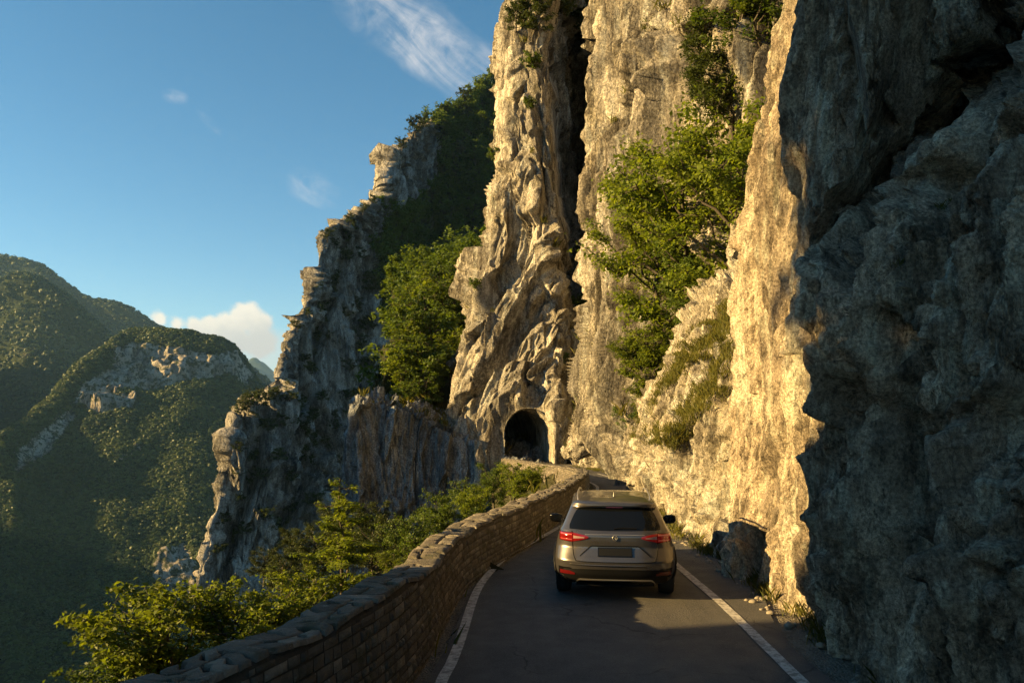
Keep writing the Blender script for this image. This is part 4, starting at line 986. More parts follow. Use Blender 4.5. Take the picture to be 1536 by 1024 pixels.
# skyline of the grey cliff
sk = [(490, 362, 16, 'dark tree on the step halfway up the skyline of the grey cliff'), (524, 338, 15, 'dark tree on the skyline shoulder of the grey cliff'), (545, 326, 14, 'dark tree on the skyline just left of the upper rock face'), (563, 312, 14, 'dark tree on the skyline at the foot of the upper rock face'),
      (606, 228, 16, 'dark tree above the left corner of the upper rock face'), (624, 212, 26, 'tall dark tree standing out on the skyline above the upper rock face'), (642, 197, 18, 'dark tree right of the tall one on the skyline'), (672, 178, 17, 'round dark tree midway up the wooded skyline'),
      (698, 164, 20, 'dark tree in the upper third of the wooded skyline'), (722, 150, 20, 'dark tree nearest the pillar on the wooded skyline'), (448, 494, 14, 'small tree on the lower skyline of the grey cliff'), (460, 474, 12, 'shrub on the lower skyline just above the small tree'),
      (362, 634, 22, 'dark shrub on the left tip of the lower grey shelf'), (382, 622, 26, 'dark shrub on top of the lower grey shelf'), (400, 616, 22, 'dark shrub on the shelf against the grey cliff foot'), (416, 596, 18, 'dark shrub on the edge where the cliff meets the shelf')]
for i, (x, y, h, lb) in enumerate(sk): cling('far1' if i % 2 else 'far2', 'cliff_far', x, y, h * 1.15, lb, 'tree', wide=1.15)
# shrubs on ledges of the grey cliff
for i, (x, y, h) in enumerate(((395, 650, 22), (430, 640, 24), (455, 650, 20), (475, 630, 20), (500, 655, 18), (365, 680, 20), (385, 720, 20), (415, 690, 22), (340, 790, 20), (440, 720, 20), (470, 700, 18), (545, 600, 24), (530, 560, 20), (545, 520, 22), (500, 440, 22), (515, 400, 20), (495, 520, 18), (470, 560, 18), (555, 440, 24), (540, 470, 20), (520, 600, 18), (485, 610, 18), (455, 540, 14), (350, 720, 16), (330, 830, 18), (370, 800, 22), (400, 780, 22), (430, 770, 24), (465, 770, 24), (505, 370, 14), (560, 350, 18), (545, 400, 22), (525, 480, 18), (560, 500, 26), (565, 560, 26), (440, 600, 16))):
    cling('far1' if i % 2 else 'far2', 'cliff_far', x, y, h, 'small dark shrub clinging to a ledge of the shaded grey cliff', 'shrub', 'shrubs on the ledges of the grey cliff', wide=1.3)

def scatter(P, N, w, n, seed):
    rg = np.random.default_rng(seed); a = P[:-1, :-1].reshape(-1, 3); u = (P[:-1, 1:] - P[:-1, :-1]).reshape(-1, 3); v = (P[1:, :-1] - P[:-1, :-1]).reshape(-1, 3)
    ar = np.linalg.norm(np.cross(u, v), axis=1) * w.reshape(P.shape[:2])[:-1, :-1].ravel(); ar /= ar.sum()
    k = rg.choice(len(ar), n, p=ar); s, t = rg.random((2, n))
    return a[k] + u[k] * s[:, None] + v[k] * t[:, None], N[:-1, :-1].reshape(-1, 3)[k]
def merge_plants(name, items, mat):
    """items: (proto key, position, scale, widen)"""
    Vs, Qs, Rs, nv = [], [], [], 0
    for key, p, s, wd in items:
        pr = PROTO[key]; a = random.uniform(0, 6.28); c, s_ = math.cos(a) * s * wd, math.sin(a) * s * wd
        v = pr['lv'] @ np.array([[c, s_, 0], [-s_, c, 0], [0, 0, s]]) + p
        Vs.append(v); Qs.append(pr['lq'] + nv); nv += len(v); Rs.append(np.clip(pr['rn'] * .6 + random.random() * .5, 0, 1))
    Q = np.concatenate(Qs); return stuff(mesh_np(name, np.concatenate(Vs), Q, np.full(len(Q), 4), M[mat], cattr={'rnd': np.concatenate(Rs)}))
proto('mass1', 'tree', 'bush', 7, 3.0, 420, .46, 'leaf_dark', 21, spread=.16)
proto('mass2', 'tree', 'bush', 7, 3.3, 420, .46, 'leaf_dark', 22, spread=.16)
proto('mass3', 'tree', 'bush', 7, 2.6, 420, .46, 'leaf_dark', 23, spread=.16)
# woods on the slope right of the grey cliff
P = SHEETS['cliff_far']['P']; x, y = project(P.reshape(-1, 3)); w = poly_mask(x, y, FOREST, 5) * (x < 880)
pts, nn_ = scatter(P, SHEETS['cliff_far']['N'], w, 1700, 3); pts = pts + nn_ * 1.6
o = merge_plants('forest', [('mass%d' % random.randint(1, 3), p - np.array([0, 0, 2.0]), random.uniform(.75, 1.35), 1.15) for p in pts], 'leaf_mid')
tag(o, 'dark dense wood covering the steep slope right of the grey cliff', 'forest')

Pg_ = SHEETS['hillside_gully']['P']; xg, yg = project(Pg_.reshape(-1, 3)); wg = (yg < 500) * 1.0 + .35
pts, _ = scatter(Pg_, SHEETS['hillside_gully']['N'], wg, 170, 13)
o = merge_plants('undergrowth', [('mass%d' % random.randint(1, 3), p - np.array([0, 0, .8]), random.uniform(.28, .75), 1.2) for p in pts], 'leaf_mid'); tag(o, 'green scrub between the sunlit trees of the gully', 'scrub')
# dark scrub in the gullies of the grey cliff
sc_ = np.zeros(len(x))
for poly, wd in (([(430, 560), (470, 640), (520, 700), (540, 800)], 9), ([(520, 350), (500, 430), (470, 520), (455, 600)], 6), ([(560, 360), (545, 470), (532, 600), (540, 640)], 8), ([(392, 618), (380, 700), (345, 830)], 7), ([(470, 640), (440, 740), (400, 850)], 9), ([(560, 480), (580, 560), (570, 610)], 9), ([(405, 614), (450, 628), (520, 612), (575, 606)], 6), ([(355, 632), (400, 616)], 7)):
    dd, _ = seg_dist(x, y, poly); sc_ = np.maximum(sc_, np.exp(-(dd / wd) ** 2))
sc_ = sc_ * (sc_ > .1)
pts, nn_ = scatter(P, SHEETS['cliff_far']['N'], sc_, 400, 6)
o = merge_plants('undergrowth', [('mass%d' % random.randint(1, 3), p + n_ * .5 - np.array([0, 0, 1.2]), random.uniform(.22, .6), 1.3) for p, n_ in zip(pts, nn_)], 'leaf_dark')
tag(o, 'dark scrub filling the clefts of the shaded grey cliff', 'scrub')

o = merge_plants('forest', [('open', np.array(p), random.uniform(1.9, 2.4), .95 if p[1] < 2 else .6) for p in PROTO_SPOTS], 'leaf_mid'); tag(o, 'unseen leafy crowns added on the off-frame spur to dapple the near rock', 'forest')  # crowns out of view, added for their dappled shade
# woods of the mountains: uneven crowns, one mass
def ico():
    bm = bmesh.new(); bmesh.ops.create_icosphere(bm, subdivisions=2, radius=1); V = np.array([v.co[:] for v in bm.verts]); T = np.array([[v.index for v in f.verts] for f in bm.faces]); bm.free(); return V, T
IV, IT = ico(); keep = IV[:, 2] > -.45; km = -np.ones(len(IV), int); km[keep] = np.arange(keep.sum()); IT = km[IT]; IT = IT[(IT >= 0).all(1)]; IV = IV[keep]
def clump(k):
    r_ = np.random.default_rng(k); n = 20; u = r_.normal(size=(n, 3)); u /= np.linalg.norm(u, axis=1)[:, None]; u[:, 2] = np.abs(u[:, 2]) * .9 + .05
    lv, lq = leaf_arrays(u * r_.uniform(.7, 1.0, n)[:, None], .58, r_, .7, .9, u); return lv
CL = [clump(k) for k in range(7)]; NQ = 20
CR = [IV * (1 + .34 * perlin(IV * 1.7 + 9.7 * k) + .2 * perlin(IV * 4.1 + 4.3 * k))[:, None] for k in range(7)]
def crowns(name, sets, label):
    Vs, Rs = [], []
    for pts, s in sets:
        n = len(pts); rg = np.random.default_rng(n); k = rg.integers(0, 7, n); a = rg.uniform(0, 6.28, n); sz = s * rg.uniform(.55, 1.45, n)
        B = np.array(CL)[k]; ca, sa = np.cos(a)[:, None], np.sin(a)[:, None]
        X = 1.15 * (B[:, :, 0] * ca - B[:, :, 1] * sa) * sz[:, None]; Y = 1.15 * (B[:, :, 0] * sa + B[:, :, 1] * ca) * sz[:, None]; Z = B[:, :, 2] * (sz * rg.uniform(.7, 1.3, n))[:, None]
        Vs.append(np.dstack([X, Y, Z]) + pts[:, None, :]); Rs.append(np.clip(rg.random(n) * .55 + .5 * (fbm(pts / 60, 3) + .35), 0, 1))
    V = np.concatenate(Vs); n = len(V)
    T = np.arange(n * NQ * 4).reshape(-1, 4)
    o = stuff(mesh_np(name, V.reshape(-1, 3), T, np.full(len(T), 4), M['leaf_far'], cattr={'rnd': np.repeat(np.concatenate(Rs), NQ)}))
    tag(o, label, 'forest')
def msets(key, n, size, seed, ymax=1100):
    Sx = SHEETS[key]; P = Sx['P']; x, y = project(P.reshape(-1, 3)); w = (x > -60) * (x < 470) * (y < ymax) * (P.reshape(-1, 3)[:, 1] > 50) * (Sx['rock'].ravel() < .45) * 1.0
    w *= 1 / (P.reshape(-1, 3)[:, 1] / 1000) ** .8
    pts, _ = scatter(P, Sx['N'], w, n, seed); return pts, size * (pts[:, 1] / np.median(pts[:, 1])) ** .6
crowns('forest', [msets('mountain3', 46000, 2.5, 1)], 'sunlit and shaded forest on the near mountain below the pale rock band')
crowns('forest', [msets('mountain2', 9000, 6, 2), msets('mountain1', 11000, 7, 3)], 'dark forest on the high ridges at the far left')

# grass: ramps of the slab, foot of the rock, gutter of the wall, tufts on ledges
def blades(P, hgt, rg, lean=.5, wid=.05):
    n = len(P); a = rg.uniform(0, 6.28, n); h = hgt * rg.uniform(.5, 1.3, n); d = np.stack([np.cos(a), np.sin(a), 0 * a], 1); e = np.stack([-np.sin(a), np.cos(a), 0 * a], 1)
    l = rg.uniform(.1, lean, n)[:, None] * h[:, None]; w = (h * wid)[:, None]
    up = np.array([0, 0, 1.0]) * h[:, None]
    return np.stack([P - e * w, P + e * w, P + up * .6 + d * l * .4 + e * w * .7, P + up + d * l, P + up * .6 + d * l * .4 - e * w * .7], 1).reshape(-1, 3)
def grass(name, sets, label):
    rg = np.random.default_rng(8); V = np.concatenate([blades(p, h, rg, le, wd) for p, h, le, wd in sets]); n = len(V) // 5
    o = stuff(mesh_np(name, V, np.arange(n * 5).reshape(-1, 5), np.full(n, 5), M['grass'], cattr={'rnd': rg.random(n)})); tag(o, label, 'grass'); return o
def clumps(P, k, r, rg): 
    i = np.repeat(np.arange(len(P)), k); return P[i] + rg.normal(size=(len(i), 3)) * r * np.array([1, 1, .25])
rg = np.random.default_rng(77)
P = SHEETS['cliff_slab']['P']; N = SHEETS['cliff_slab']['N']; x, y = project(P.reshape(-1, 3))
w = np.maximum(poly_mask(x, y, RAMP1, 3), poly_mask(x, y, RAMP2, 3)) * (.6 + .8 * fbm(P.reshape(-1, 3) / 1.5, 2)).clip(.02, 2)
p1, _ = scatter(P, N, w, 3000, 5)
grass('grass', [(clumps(p1, 34, .13, rg), .13, 1.1, .05)], 'dry yellow green grass on the ramps of the sunlit slab')
def foot(px0, n, base, dx):
    q = np.array(base); t = np.sort(rg.random(n)) * (len(q) - 1); c = crom(q, t); c = c + rg.normal(size=c.shape) * np.array([dx, .1, 0]); return c
fb = [np.append(crom(np.array([(4.1, 8.2), (4.05, 9.6), (4.0, 10.8), (4.0, 12.2), (4.1, 13.4), (4.1, 14.9), (4.0, 16.5), (3.95, 18.6), (4.1, 21), (4.35, 24), (4.6, 27), (5.1, 31), (5.8, 36), (6.0, 42), (5.9, 49), (5.5, 57), (4.9, 66)], float), np.array([t]))[0], 0) for t in np.linspace(0, 16, 60)]
fb = np.array(fb); fb[:, 2] = zroad(fb[:, 1])
c1 = foot(0, 110, fb, .12)
wb = np.stack([WI[:, 0] + nrm_[:, 0] * .12, WI[:, 1] + nrm_[:, 1] * .12, zroad(WI[:, 1])], 1)[95:]
c2 = foot(0, 90, wb, .04); c2 = c2[c2[:, 1] > 10]
grass('grass', [(clumps(c1, 34, .09, rg), .17, .9, .03), (clumps(c2, 16, .05, rg), .09, .9, .04)], 'short grass tufts along the foot of the rock and the wall')
sets = []
for nm, n, hh in (('cliff_wall', 150, .55), ('cliff_pillar', 170, .8), ('cliff_near', 14, .09), ('cliff_wing', 60, .8)):
    P = SHEETS[nm]['P']; N = SHEETS[nm]['N']; w = np.clip(N.reshape(-1, 3)[:, 2] - .35, 0, 1) ** 1.5 * (fbm(P.reshape(-1, 3) / 6, 2) > -.1)
    if nm == 'cliff_near': x, y = project(P.reshape(-1, 3)); w = w * poly_mask(x, y, [(1270, 400), (1420, 300), (1440, 340), (1300, 440)], 10) + 1e-9
    p, n_ = scatter(P, N, w, n, 9); sets.append((clumps(p, 26, hh * .35, rg), hh, 1.1, .035))
grass('grass', sets, 'grass tufts rooted on small ledges of the sunlit cliffs')
w1 = np.array([(-1.6 - .35 * i, 8 + .25 * i, 0) for i in range(3)])
s_ = SHEETS['hillside']; P = s_['P']; x, y = project(P.reshape(-1, 3)); yy = P.reshape(-1, 3)[:, 1]; w = (yy > 6) * (yy < 62) * 1.0 / np.clip(yy, 5, 99) ** 1.2
p, _ = scatter(P, s_['N'], w, 1500, 4)
grass('undergrowth', [(clumps(p, 14, .25, rg), .42, 1.0, .06)], 'weeds and undergrowth on the slope below the parapet')

def stones(name, P, smin, smax, label):
    rg = np.random.default_rng(4); n = len(P); Vs = []
    base = [IV * (1 + .35 * perlin(IV * 1.3 + 5.1 * k))[:, None] * np.array([1, .8, .6]) for k in range(6)]
    full = ico(); Vb, Tb = full; base = [Vb * (1 + .35 * perlin(Vb * 1.3 + 5.1 * k))[:, None] * np.array([1, .8, .6]) for k in range(6)]
    for p in P:
        s_ = smin * (smax / smin) ** (rg.random() ** 2.2); a = rg.uniform(0, 6.28); B = base[int(rg.integers(6))]; c, q = math.cos(a), math.sin(a)
        Vs.append(B @ np.array([[c, q, 0], [-q, c, 0], [0, 0, 1]]) * s_ + p)
    V = np.concatenate(Vs); T = (Tb[None] + (np.arange(n) * len(Vb))[:, None, None]).reshape(-1, 3)
    o = stuff(mesh_np(name, V, T, np.full(len(T), 3), M['verge_stone'])); tag(o, label, 'gravel')
m = NT('loose_stone'); v = m.pos((1, 1, 1)); m.bsdf(m.mix(m.noise(v, 6, 4), (.30, .26, .2), (.14, .12, .095)), .95, m.bump(m.noise(v, 40, 4), .01), .2); M['verge_stone'] = m.m
q1 = foot(0, 520, fb + np.array([-.12, 0, .0]), .16); q1 = q1[q1[:, 1] < 45]; q1[:, 2] = zroad(q1[:, 1]) + .002
q2 = foot(0, 160, wb, .05); q2[:, 2] = zroad(q2[:, 1]) - .01
stones('gravel', np.concatenate([q1, q2]), .012, .085, 'loose stones fallen along the foot of the rock and the gutter')
# ---------------------------------------------------------------- car
def car_mats():
    m = NT('bronze_paint'); v = m.obj((1, 1, 1))
    c = m.mix(m.ramp(m.noise(v, 240, 2), [(.35, 0), (.65, 1)]), (.092, .086, .084), (.125, .117, .115))
    dirt = m.ramp(m.noise(v, 2.2, 6, .65), [(.45, 0), (.75, .35)])
    c = m.mix(dirt, c, (.085, .078, .07))
    m.bsdf(c, m.ramp(m.noise(v, 3, 5), [(.3, .26), (.7, .38)]), None, .5, .75, Coat_Weight=.7, Coat_Roughness=.06); M['paint_car'] = m.m
    M['glass_car'] = plain('dark_glass', (.004, .0045, .005), .05, 0, .35)
    M['plastic'] = plain('black_plastic', (.0035, .0035, .0035), .6, 0, .15)
    M['gloss'] = plain('black_gloss', (.004, .004, .004), .15, 0, .4)
    M['chrome'] = plain('chrome', (.62, .60, .57), .18, 1)
    M['silver'] = plain('silver_trim', (.40, .37, .33), .35, .8)
    m = NT('tyre_rubber'); v = m.obj((1, 1, 1)); m.bsdf((.014, .014, .014), .85, m.bump(m.noise(v, 60, 4), .004), .2); M['rubber'] = m.m
    m = NT('red_lens'); v = m.obj((1, 1, 1)); w = m.n('ShaderNodeTexWave', wave_type='BANDS', bands_direction='X'); m.l(v, w.inputs[0]); w.inputs['Scale'].default_value = 26
    c = m.mix(w.outputs['Fac'], (.075, .003, .003), (.17, .007, .006)); b = m.bsdf(c, .12, None, .6, 0, Coat_Weight=.5); b.inputs['Emission Color'].default_value = (1, .03, .02, 1); b.inputs['Emission Strength'].default_value = .015; M['red'] = m.m
    M['red_dark'] = plain('red_reflector', (.07, .003, .003), .25, 0, .5)
    m = NT('lamp_glow'); b = m.bsdf((.3, .05, .04), .2, None, .6); b.inputs['Emission Color'].default_value = (1, .25, .16, 1); b.inputs['Emission Strength'].default_value = .03; M['lamp'] = m.m
    M['clear_lens'] = plain('pale_lens', (.32, .22, .20), .15, .2, .5)
    M['alloy'] = plain('alloy_rim', (.35, .34, .33), .3, .9)
    M['plate'] = plain('dark_plate', (.006, .006, .006), .5, 0, .2)
    M['seat'] = plain('dark_upholstery', (.02, .02, .021), .8)
car_mats()
def build_car():
    cz = ground(921, 890.5) - np.array([.045, .55, 0]); heading = math.radians(-6.2)
    root = empty('car', (float(cz[0]) + .0, float(cz[1]), float(cz[2])), heading)
    root.scale = (.98,) * 3
    tag(root, 'bronze grey sport utility car seen from behind, driving along the narrow cliff road', 'car')
    zk = np.array([.24, .30, .40, .50, .60, .70, .80, .90, .98, 1.04, 1.10, 1.20, 1.30, 1.38, 1.43, 1.465, 1.49])
    hwk = np.array([.84, .885, .925, .94, .944, .938, .925, .905, .880, (.852), .815, .770, .728, .692, .664, .615, .490])
    yrk = np.array([.18, .07, .015, .00, -.02, .035, .085, .075, .075, .115, .165, .265, .365, .440, .420, .520, .75])
    yfk = np.array([4.30, 4.42, 4.50, 4.52, 4.52, 4.50, 4.46, 4.38, 4.12, 3.60, 3.30, 3.05, 2.80, 2.58, 2.42, 2.25, 2.0])
    hw = lambda z: np.interp(z, zk, hwk); yr = lambda z: np.interp(z, zk, yrk); yf = lambda z: np.interp(z, zk, yfk)
    def sm(f):                                              # soften the knots
        zz = np.linspace(.24, 1.49, 400); v = f(zz); k = np.exp(-np.linspace(-2, 2, 15) ** 2); k /= k.sum()
        vp = np.convolve(np.pad(v, 7, mode='edge'), k, 'valid'); return lambda z: np.interp(z, zz, vp)
    hw, yr, yf = sm(hw), sm(yr), sm(yf)
    NE = 3.4
    def D(z): return np.interp(z, [.24, .9, 1.05, 1.2, 1.49], [.50, .50, .34, .26, .30])
    def rear_y(x, z):
        q = np.clip(np.abs(x) / hw(z), 0, .9999); return yr(z) + D(z) * (1 - (1 - q ** NE) ** (1 / NE)) + .045 * (x / .9) ** 2
    # ---- body shell
    nz = 96; zs = np.concatenate([np.linspace(.24, 1.40, 74), np.linspace(1.405, 1.49, nz - 74)])
    th = np.linspace(0, 2 * math.pi, 144, endpoint=False); rows = []
    for z in zs:
        h, a, b = float(hw(z)), float(yr(z)), float(yf(z)); d1 = float(D(z)); d2 = .75 if z < 1 else .4
        c, s = np.cos(th), np.sin(th); x = h * np.sign(c) * np.abs(c) ** (2 / NE); w = np.abs(s) ** (2 / NE)
        y = np.where(s < 0, a + d1 - d1 * w + .045 * (x / .9) ** 2, b - d2 + d2 * w - .12 * (x / .9) ** 2 * (s > 0))
        rows.append(np.stack([x, y, np.full_like(x, z)], 1))
    R = np.array(rows)
    # character line and swage in the flanks
    V = R.reshape(-1, 3); Q = quads(144, nz, True); nb = len(V)
    top = R[-1].mean(0) + np.array([0, 0, .022]); bot = R[0].mean(0)
    V = np.vstack([V, top, bot]); T = [[(nz - 1) * 144 + i, (nz - 1) * 144 + (i + 1) % 144, nb] for i in range(144)] + [[(i + 1) % 144, i, nb + 1] for i in range(144)]
    mesh_np('body', V, np.concatenate([Q.ravel(), np.array(T).ravel()]), np.concatenate([np.full(len(Q), 4), np.full(len(T), 3)]), M['paint_car'], root, True)
    # ---- patches that follow the shell
    def patch(name, xs, zlo, zhi, off, mat, parent=root, nz_=8, fn=rear_y, skirt=.02, bulge=0.0):
        xs = np.asarray(xs, float); n = len(xs); lo = zlo(xs) if callable(zlo) else np.full(n, zlo); hi = zhi(xs) if callable(zhi) else np.full(n, zhi)
        t = np.linspace(0, 1, nz_)[:, None]; X = np.broadcast_to(xs, (nz_, n)); Z = lo * (1 - t) + hi * t
        Y = fn(X, Z) - off - bulge * np.sin(np.pi * t) * np.sin(np.pi * np.linspace(0, 1, n))
        P = np.dstack([X, Y, Z])
        ring = np.concatenate([P[0, :], P[1:, -1], P[-1, -2::-1], P[-2:0:-1, 0]]); low = ring + np.array([0, off + skirt, 0])
        V = np.vstack([P.reshape(-1, 3), ring, low]); Q = quads(n, nz_); k = len(ring); b = n * nz_
        S_ = np.array([[b + i, b + k + i, b + k + (i + 1) % k, b + (i + 1) % k] for i in range(k)])
        Q = np.concatenate([Q, S_]); return mesh_np(name, V, Q, np.full(len(Q), 4), mat, parent, True)
    def rnd(x0, x1, r, lo=0, p=2.5):
        """rounded end factor for outlines between x0 and x1"""
        return lambda x: np.clip(1 - np.clip((np.maximum(x0 + r - x, x - x1 + r)) / r, 0, 1) ** p, 0, 1) ** (1 / p)
    gate = empty('tailgate', (0, 0, 0)); gate.parent = root
    # rear window
    xs = np.linspace(-.705, .705, 41)
    zhi = lambda x: 1.372 - .018 * (x / .6) ** 2 - np.clip(np.abs(x) - .56, 0, 1) ** 1.6 * 5.0
    zlo = lambda x: 1.055 + .010 * (x / .6) ** 2
    patch('rear_window', xs, zlo, zhi, .004, M['glass_car'], gate, 10)
    patch('spoiler', np.linspace(-.665, .665, 31), lambda x: 1.392 - .02 * (x / .6) ** 2, lambda x: 1.425 - .02 * (x / .6) ** 2, .055, M['paint_car'], gate, 5, bulge=.012)
    patch('brake_light', np.linspace(-.13, .13, 9), 1.376, 1.388, .03, M['red'], gate, 3)
    # wiper
    w = [(-.01, .0), (.12, .012), (.34, .006)]
    pts = [(x, float(rear_y(np.array(x), np.array(1.085 + dz))) - .016, 1.085 + dz) for x, dz in w]
    v, q = tube_arrays(curve2(pts, 8), np.full(8, .009)); mesh_np('wiper', v, q, np.full(len(q), 4), M['plastic'], gate, True)
    # shut line of the tailgate, as a thin dark rubber seal
    sx = [(-.665, 1.04), (-.66, .95), (-.655, .84), (-.64, .70), (-.615, .635), (-.55, .605), (0, .60), (.55, .605), (.615, .635), (.64, .70), (.655, .84), (.66, .95), (.665, 1.04)]
    C = curve2(sx, 90); pts = np.stack([C[:, 0], rear_y(C[:, 0], C[:, 1]) + .001, C[:, 1]], 1); v, q = tube_arrays(pts, np.full(90, .0075)); mesh_np('seal', v, q, np.full(len(q), 4), M['plastic'], gate, True)
    # recess round the plate, plate, its frame
    xs = np.linspace(-.545, .545, 41)
    rc = lambda x: np.where(np.abs(x) < .36, .0, (np.abs(x) - .36) / .185)
    patch('plate_recess', xs, lambda x: .675 + 0 * x, lambda x: .832 - .152 * np.clip(rc(x), 0, 1) ** 1.2, .003, M['paint_car'], gate, 6)
    patch('plate_shade_strip', np.linspace(-.54, .54, 41), lambda x: .822 - .15 * np.clip(rc(x), 0, 1), lambda x: .838 - .154 * np.clip(rc(x), 0, 1) ** 1.1, .009, M['plastic'], gate, 3)  # no gap: a black strip stands for shade under the recess edge
    fr = patch('licence_plate', np.linspace(-.265, .265, 9), .683, .812, .016, M['gloss'], gate, 5)
    patch('plate_face', np.linspace(-.252, .252, 9), .695, .800, .020, M['plate'], fr, 5)
    patch('chrome_strip', np.linspace(-.46, .46, 31), lambda x: .998 - .004 * (x / .4) ** 2, lambda x: 1.006 - .004 * (x / .4) ** 2, .010, M['silver'], gate, 3, bulge=.004)
    # round badge: ring with a chevron over a double chevron
    b = empty('badge', (0, float(rear_y(np.array(0.), np.array(.955))) - .012, .955)); b.parent = gate; b.rotation_euler = (math.radians(-5), 0, 0); b.scale = (.7, .7, .7)
    def ring(name, r, tk, mat, y=0):
        a = np.linspace(0, 2 * math.pi, 40); p = np.stack([r * np.cos(a), y + 0 * a, r * np.sin(a)], 1); v, q = tube_arrays(p, np.full(40, tk), 8); return v, q
    v, q = ring('ring', .052, .006, None)
    VV, QQ = [v], [q]; n = len(v)
    for pl in (((-.030, .040), (-.006, -.002), (.0, -.002), (.006, -.002), (.030, .040)), ((-.046, .018), (-.022, -.042), (-.001, .010), (.001, .010), (.022, -.042), (.046, .018))):
        P = np.array([(x, -.002, z) for x, z in pl]); v, q = tube_arrays(P, np.full(len(P), .0055), 6); VV.append(v); QQ.append(q + n); n += len(v)
    mesh_np('emblem', np.concatenate(VV), np.concatenate(QQ), np.full(sum(len(x) for x in QQ), 4), M['silver'], b, True)
    a = np.linspace(0, 2 * math.pi, 40, endpoint=False); V = np.vstack([np.stack([.052 * np.cos(a), .004 + 0 * a, .052 * np.sin(a)], 1), [[0, .002, 0]]]); T = np.array([[(i + 1) % 40, i, 40] for i in range(40)])
    mesh_np('badge_disc', V, T, np.full(40, 3), M['gloss'], b)
    # lamps: a wide outer part on the flank, a tapering inner part on the tailgate
    for s in (-1, 1):
        t = empty('tail_light', (0, 0, 0)); t.parent = root
        xo = np.linspace(.655, .862, 16); top = lambda x: 1.018 - .008 * np.clip((np.abs(x) - .66) / .2, 0, 1); bot = lambda x: .882 + .012 * np.clip((np.abs(x) - .66) / .2, 0, 1)
        xi = np.linspace(.405, .648, 16); tpi = lambda x: .964 + .052 * np.clip((np.abs(x) - .405) / .24, 0, 1) ** .6; bti = lambda x: .952 - .066 * np.clip((np.abs(x) - .405) / .24, 0, 1) ** .75
        o = lambda a_: np.sort(s * a_)
        patch('lamp_housing', o(np.linspace(.648, .868, 16)), lambda x: bot(x) - .008, lambda x: top(x) + .008, .006, M['gloss'], t)
        patch('outer_lens', o(xo), bot, top, .014, M['red'], t, bulge=.006)
        patch('inner_lens', o(xi), bti, tpi, .014, M['red'], t, bulge=.005)
        patch('reverse_lens', o(np.linspace(.47, .642, 10)), lambda x: .945 - .012 * (np.abs(x) - .47) / .17, lambda x: .958 + .02 * (np.abs(x) - .47) / .17, .021, M['clear_lens'], t, 4)
        patch('light_bar', o(np.linspace(.665, .845, 14)), lambda x: .985 + 0 * x, lambda x: .998 + 0 * x, .022, M['lamp'], t, 3)
        patch('light_bar', o(np.linspace(.665, .845, 14)), lambda x: .910 + 0 * x, lambda x: .921 + 0 * x, .022, M['lamp'], t, 3)
        r = patch('reflector', o(np.linspace(.62, .855, 14)), lambda x: .395 + .0 * x, lambda x: .452 - .03 * np.clip((.70 - np.abs(x)) / .08, 0, 1), .016, M['red_dark'], root, 5)
        patch('reflector_bezel', o(np.linspace(.585, .878, 14)), lambda x: .368 + 0 * x, lambda x: .50 - .045 * np.clip((.70 - np.abs(x)) / .1, 0, 1), .005, M['gloss'], r, 5)
    # bumper: dark lower panel, silver trim, step
    patch('bumper_panel', np.linspace(-.80, .80, 41), lambda x: .245 + .02 * (x / .8) ** 2, lambda x: .492 - .02 * (x / .8) ** 4, .012, M['plastic'], root, 10)
    patch('bumper_step', np.linspace(-.70, .70, 41), lambda x: .545 + 0 * x, lambda x: .560 + 0 * x, .014, M['paint_car'], root, 4, bulge=.006)
    tr = lambda x: .322 - .075 * np.clip((np.abs(x) - .53) / .085, 0, 1) ** 2
    patch('skid_trim', np.linspace(-.615, .615, 51), lambda x: tr(x) - .014, lambda x: tr(x) + .014, .022, M['silver'], root, 5, bulge=.006)
    patch('diffuser', np.linspace(-.60, .60, 21), .205, .262, .0, M['plastic'], root, 4)
    # side windows, sills, arches
    sx_ = lambda s: (lambda y, z: s * hw(z))
    for s in (-1, 1):
        def side(name, ys, zlo, zhi, off, mat, parent=root, nz_=6):
            ys = np.asarray(ys, float); lo = zlo(ys) if callable(zlo) else np.full(len(ys), zlo); hi = zhi(ys) if callable(zhi) else np.full(len(ys), zhi)
            t = np.linspace(0, 1, nz_)[:, None]; Z = lo * (1 - t) + hi * t; Yy = np.broadcast_to(ys, Z.shape)
            X = s * (hw(Z) + off); P = np.dstack([X, Yy, Z]); n = len(ys)
            ring = np.concatenate([P[0, :], P[1:, -1], P[-1, -2::-1], P[-2:0:-1, 0]]); low = ring - np.array([s * (off + .02), 0, 0])
            V = np.vstack([P.reshape(-1, 3), ring, low]); Q = quads(n, nz_); k = len(ring); b_ = n * nz_
            S_ = np.array([[b_ + i, b_ + k + i, b_ + k + (i + 1) % k, b_ + (i + 1) % k] for i in range(k)]); Q = np.concatenate([Q, S_])
            if s > 0: Q = Q[:, ::-1]
            return mesh_np(name, V, Q, np.full(len(Q), 4), mat, parent, True)
        side('side_window', np.linspace(.62, 1.02, 8), lambda y: 1.06 + .05 * np.clip((.8 - y) / .2, 0, 1), lambda y: 1.36 - .06 * np.clip((.85 - y) / .25, 0, 1), .004, M['glass_car'])
        side('side_window', np.linspace(1.06, 1.86, 10), 1.05, 1.372, .004, M['glass_car'])
        side('side_window', np.linspace(1.92, 3.0, 14), 1.05, lambda y: np.minimum(1.372, 1.372 - (y - 2.5) * .5), .004, M['glass_car'])
        side('sill_trim', np.linspace(1.15, 3.2, 12), .25, .34, .008, M['plastic'])
        for y0 in (1.02, 1.98): 
            C = np.array([(s * (hw(z) + .001), y0, z) for z in np.linspace(.34, 1.04, 14)]); v, q = tube_arrays(C, np.full(14, .004)); mesh_np('door_seam', v, q, np.full(len(q), 4), M['plastic'], root, True)
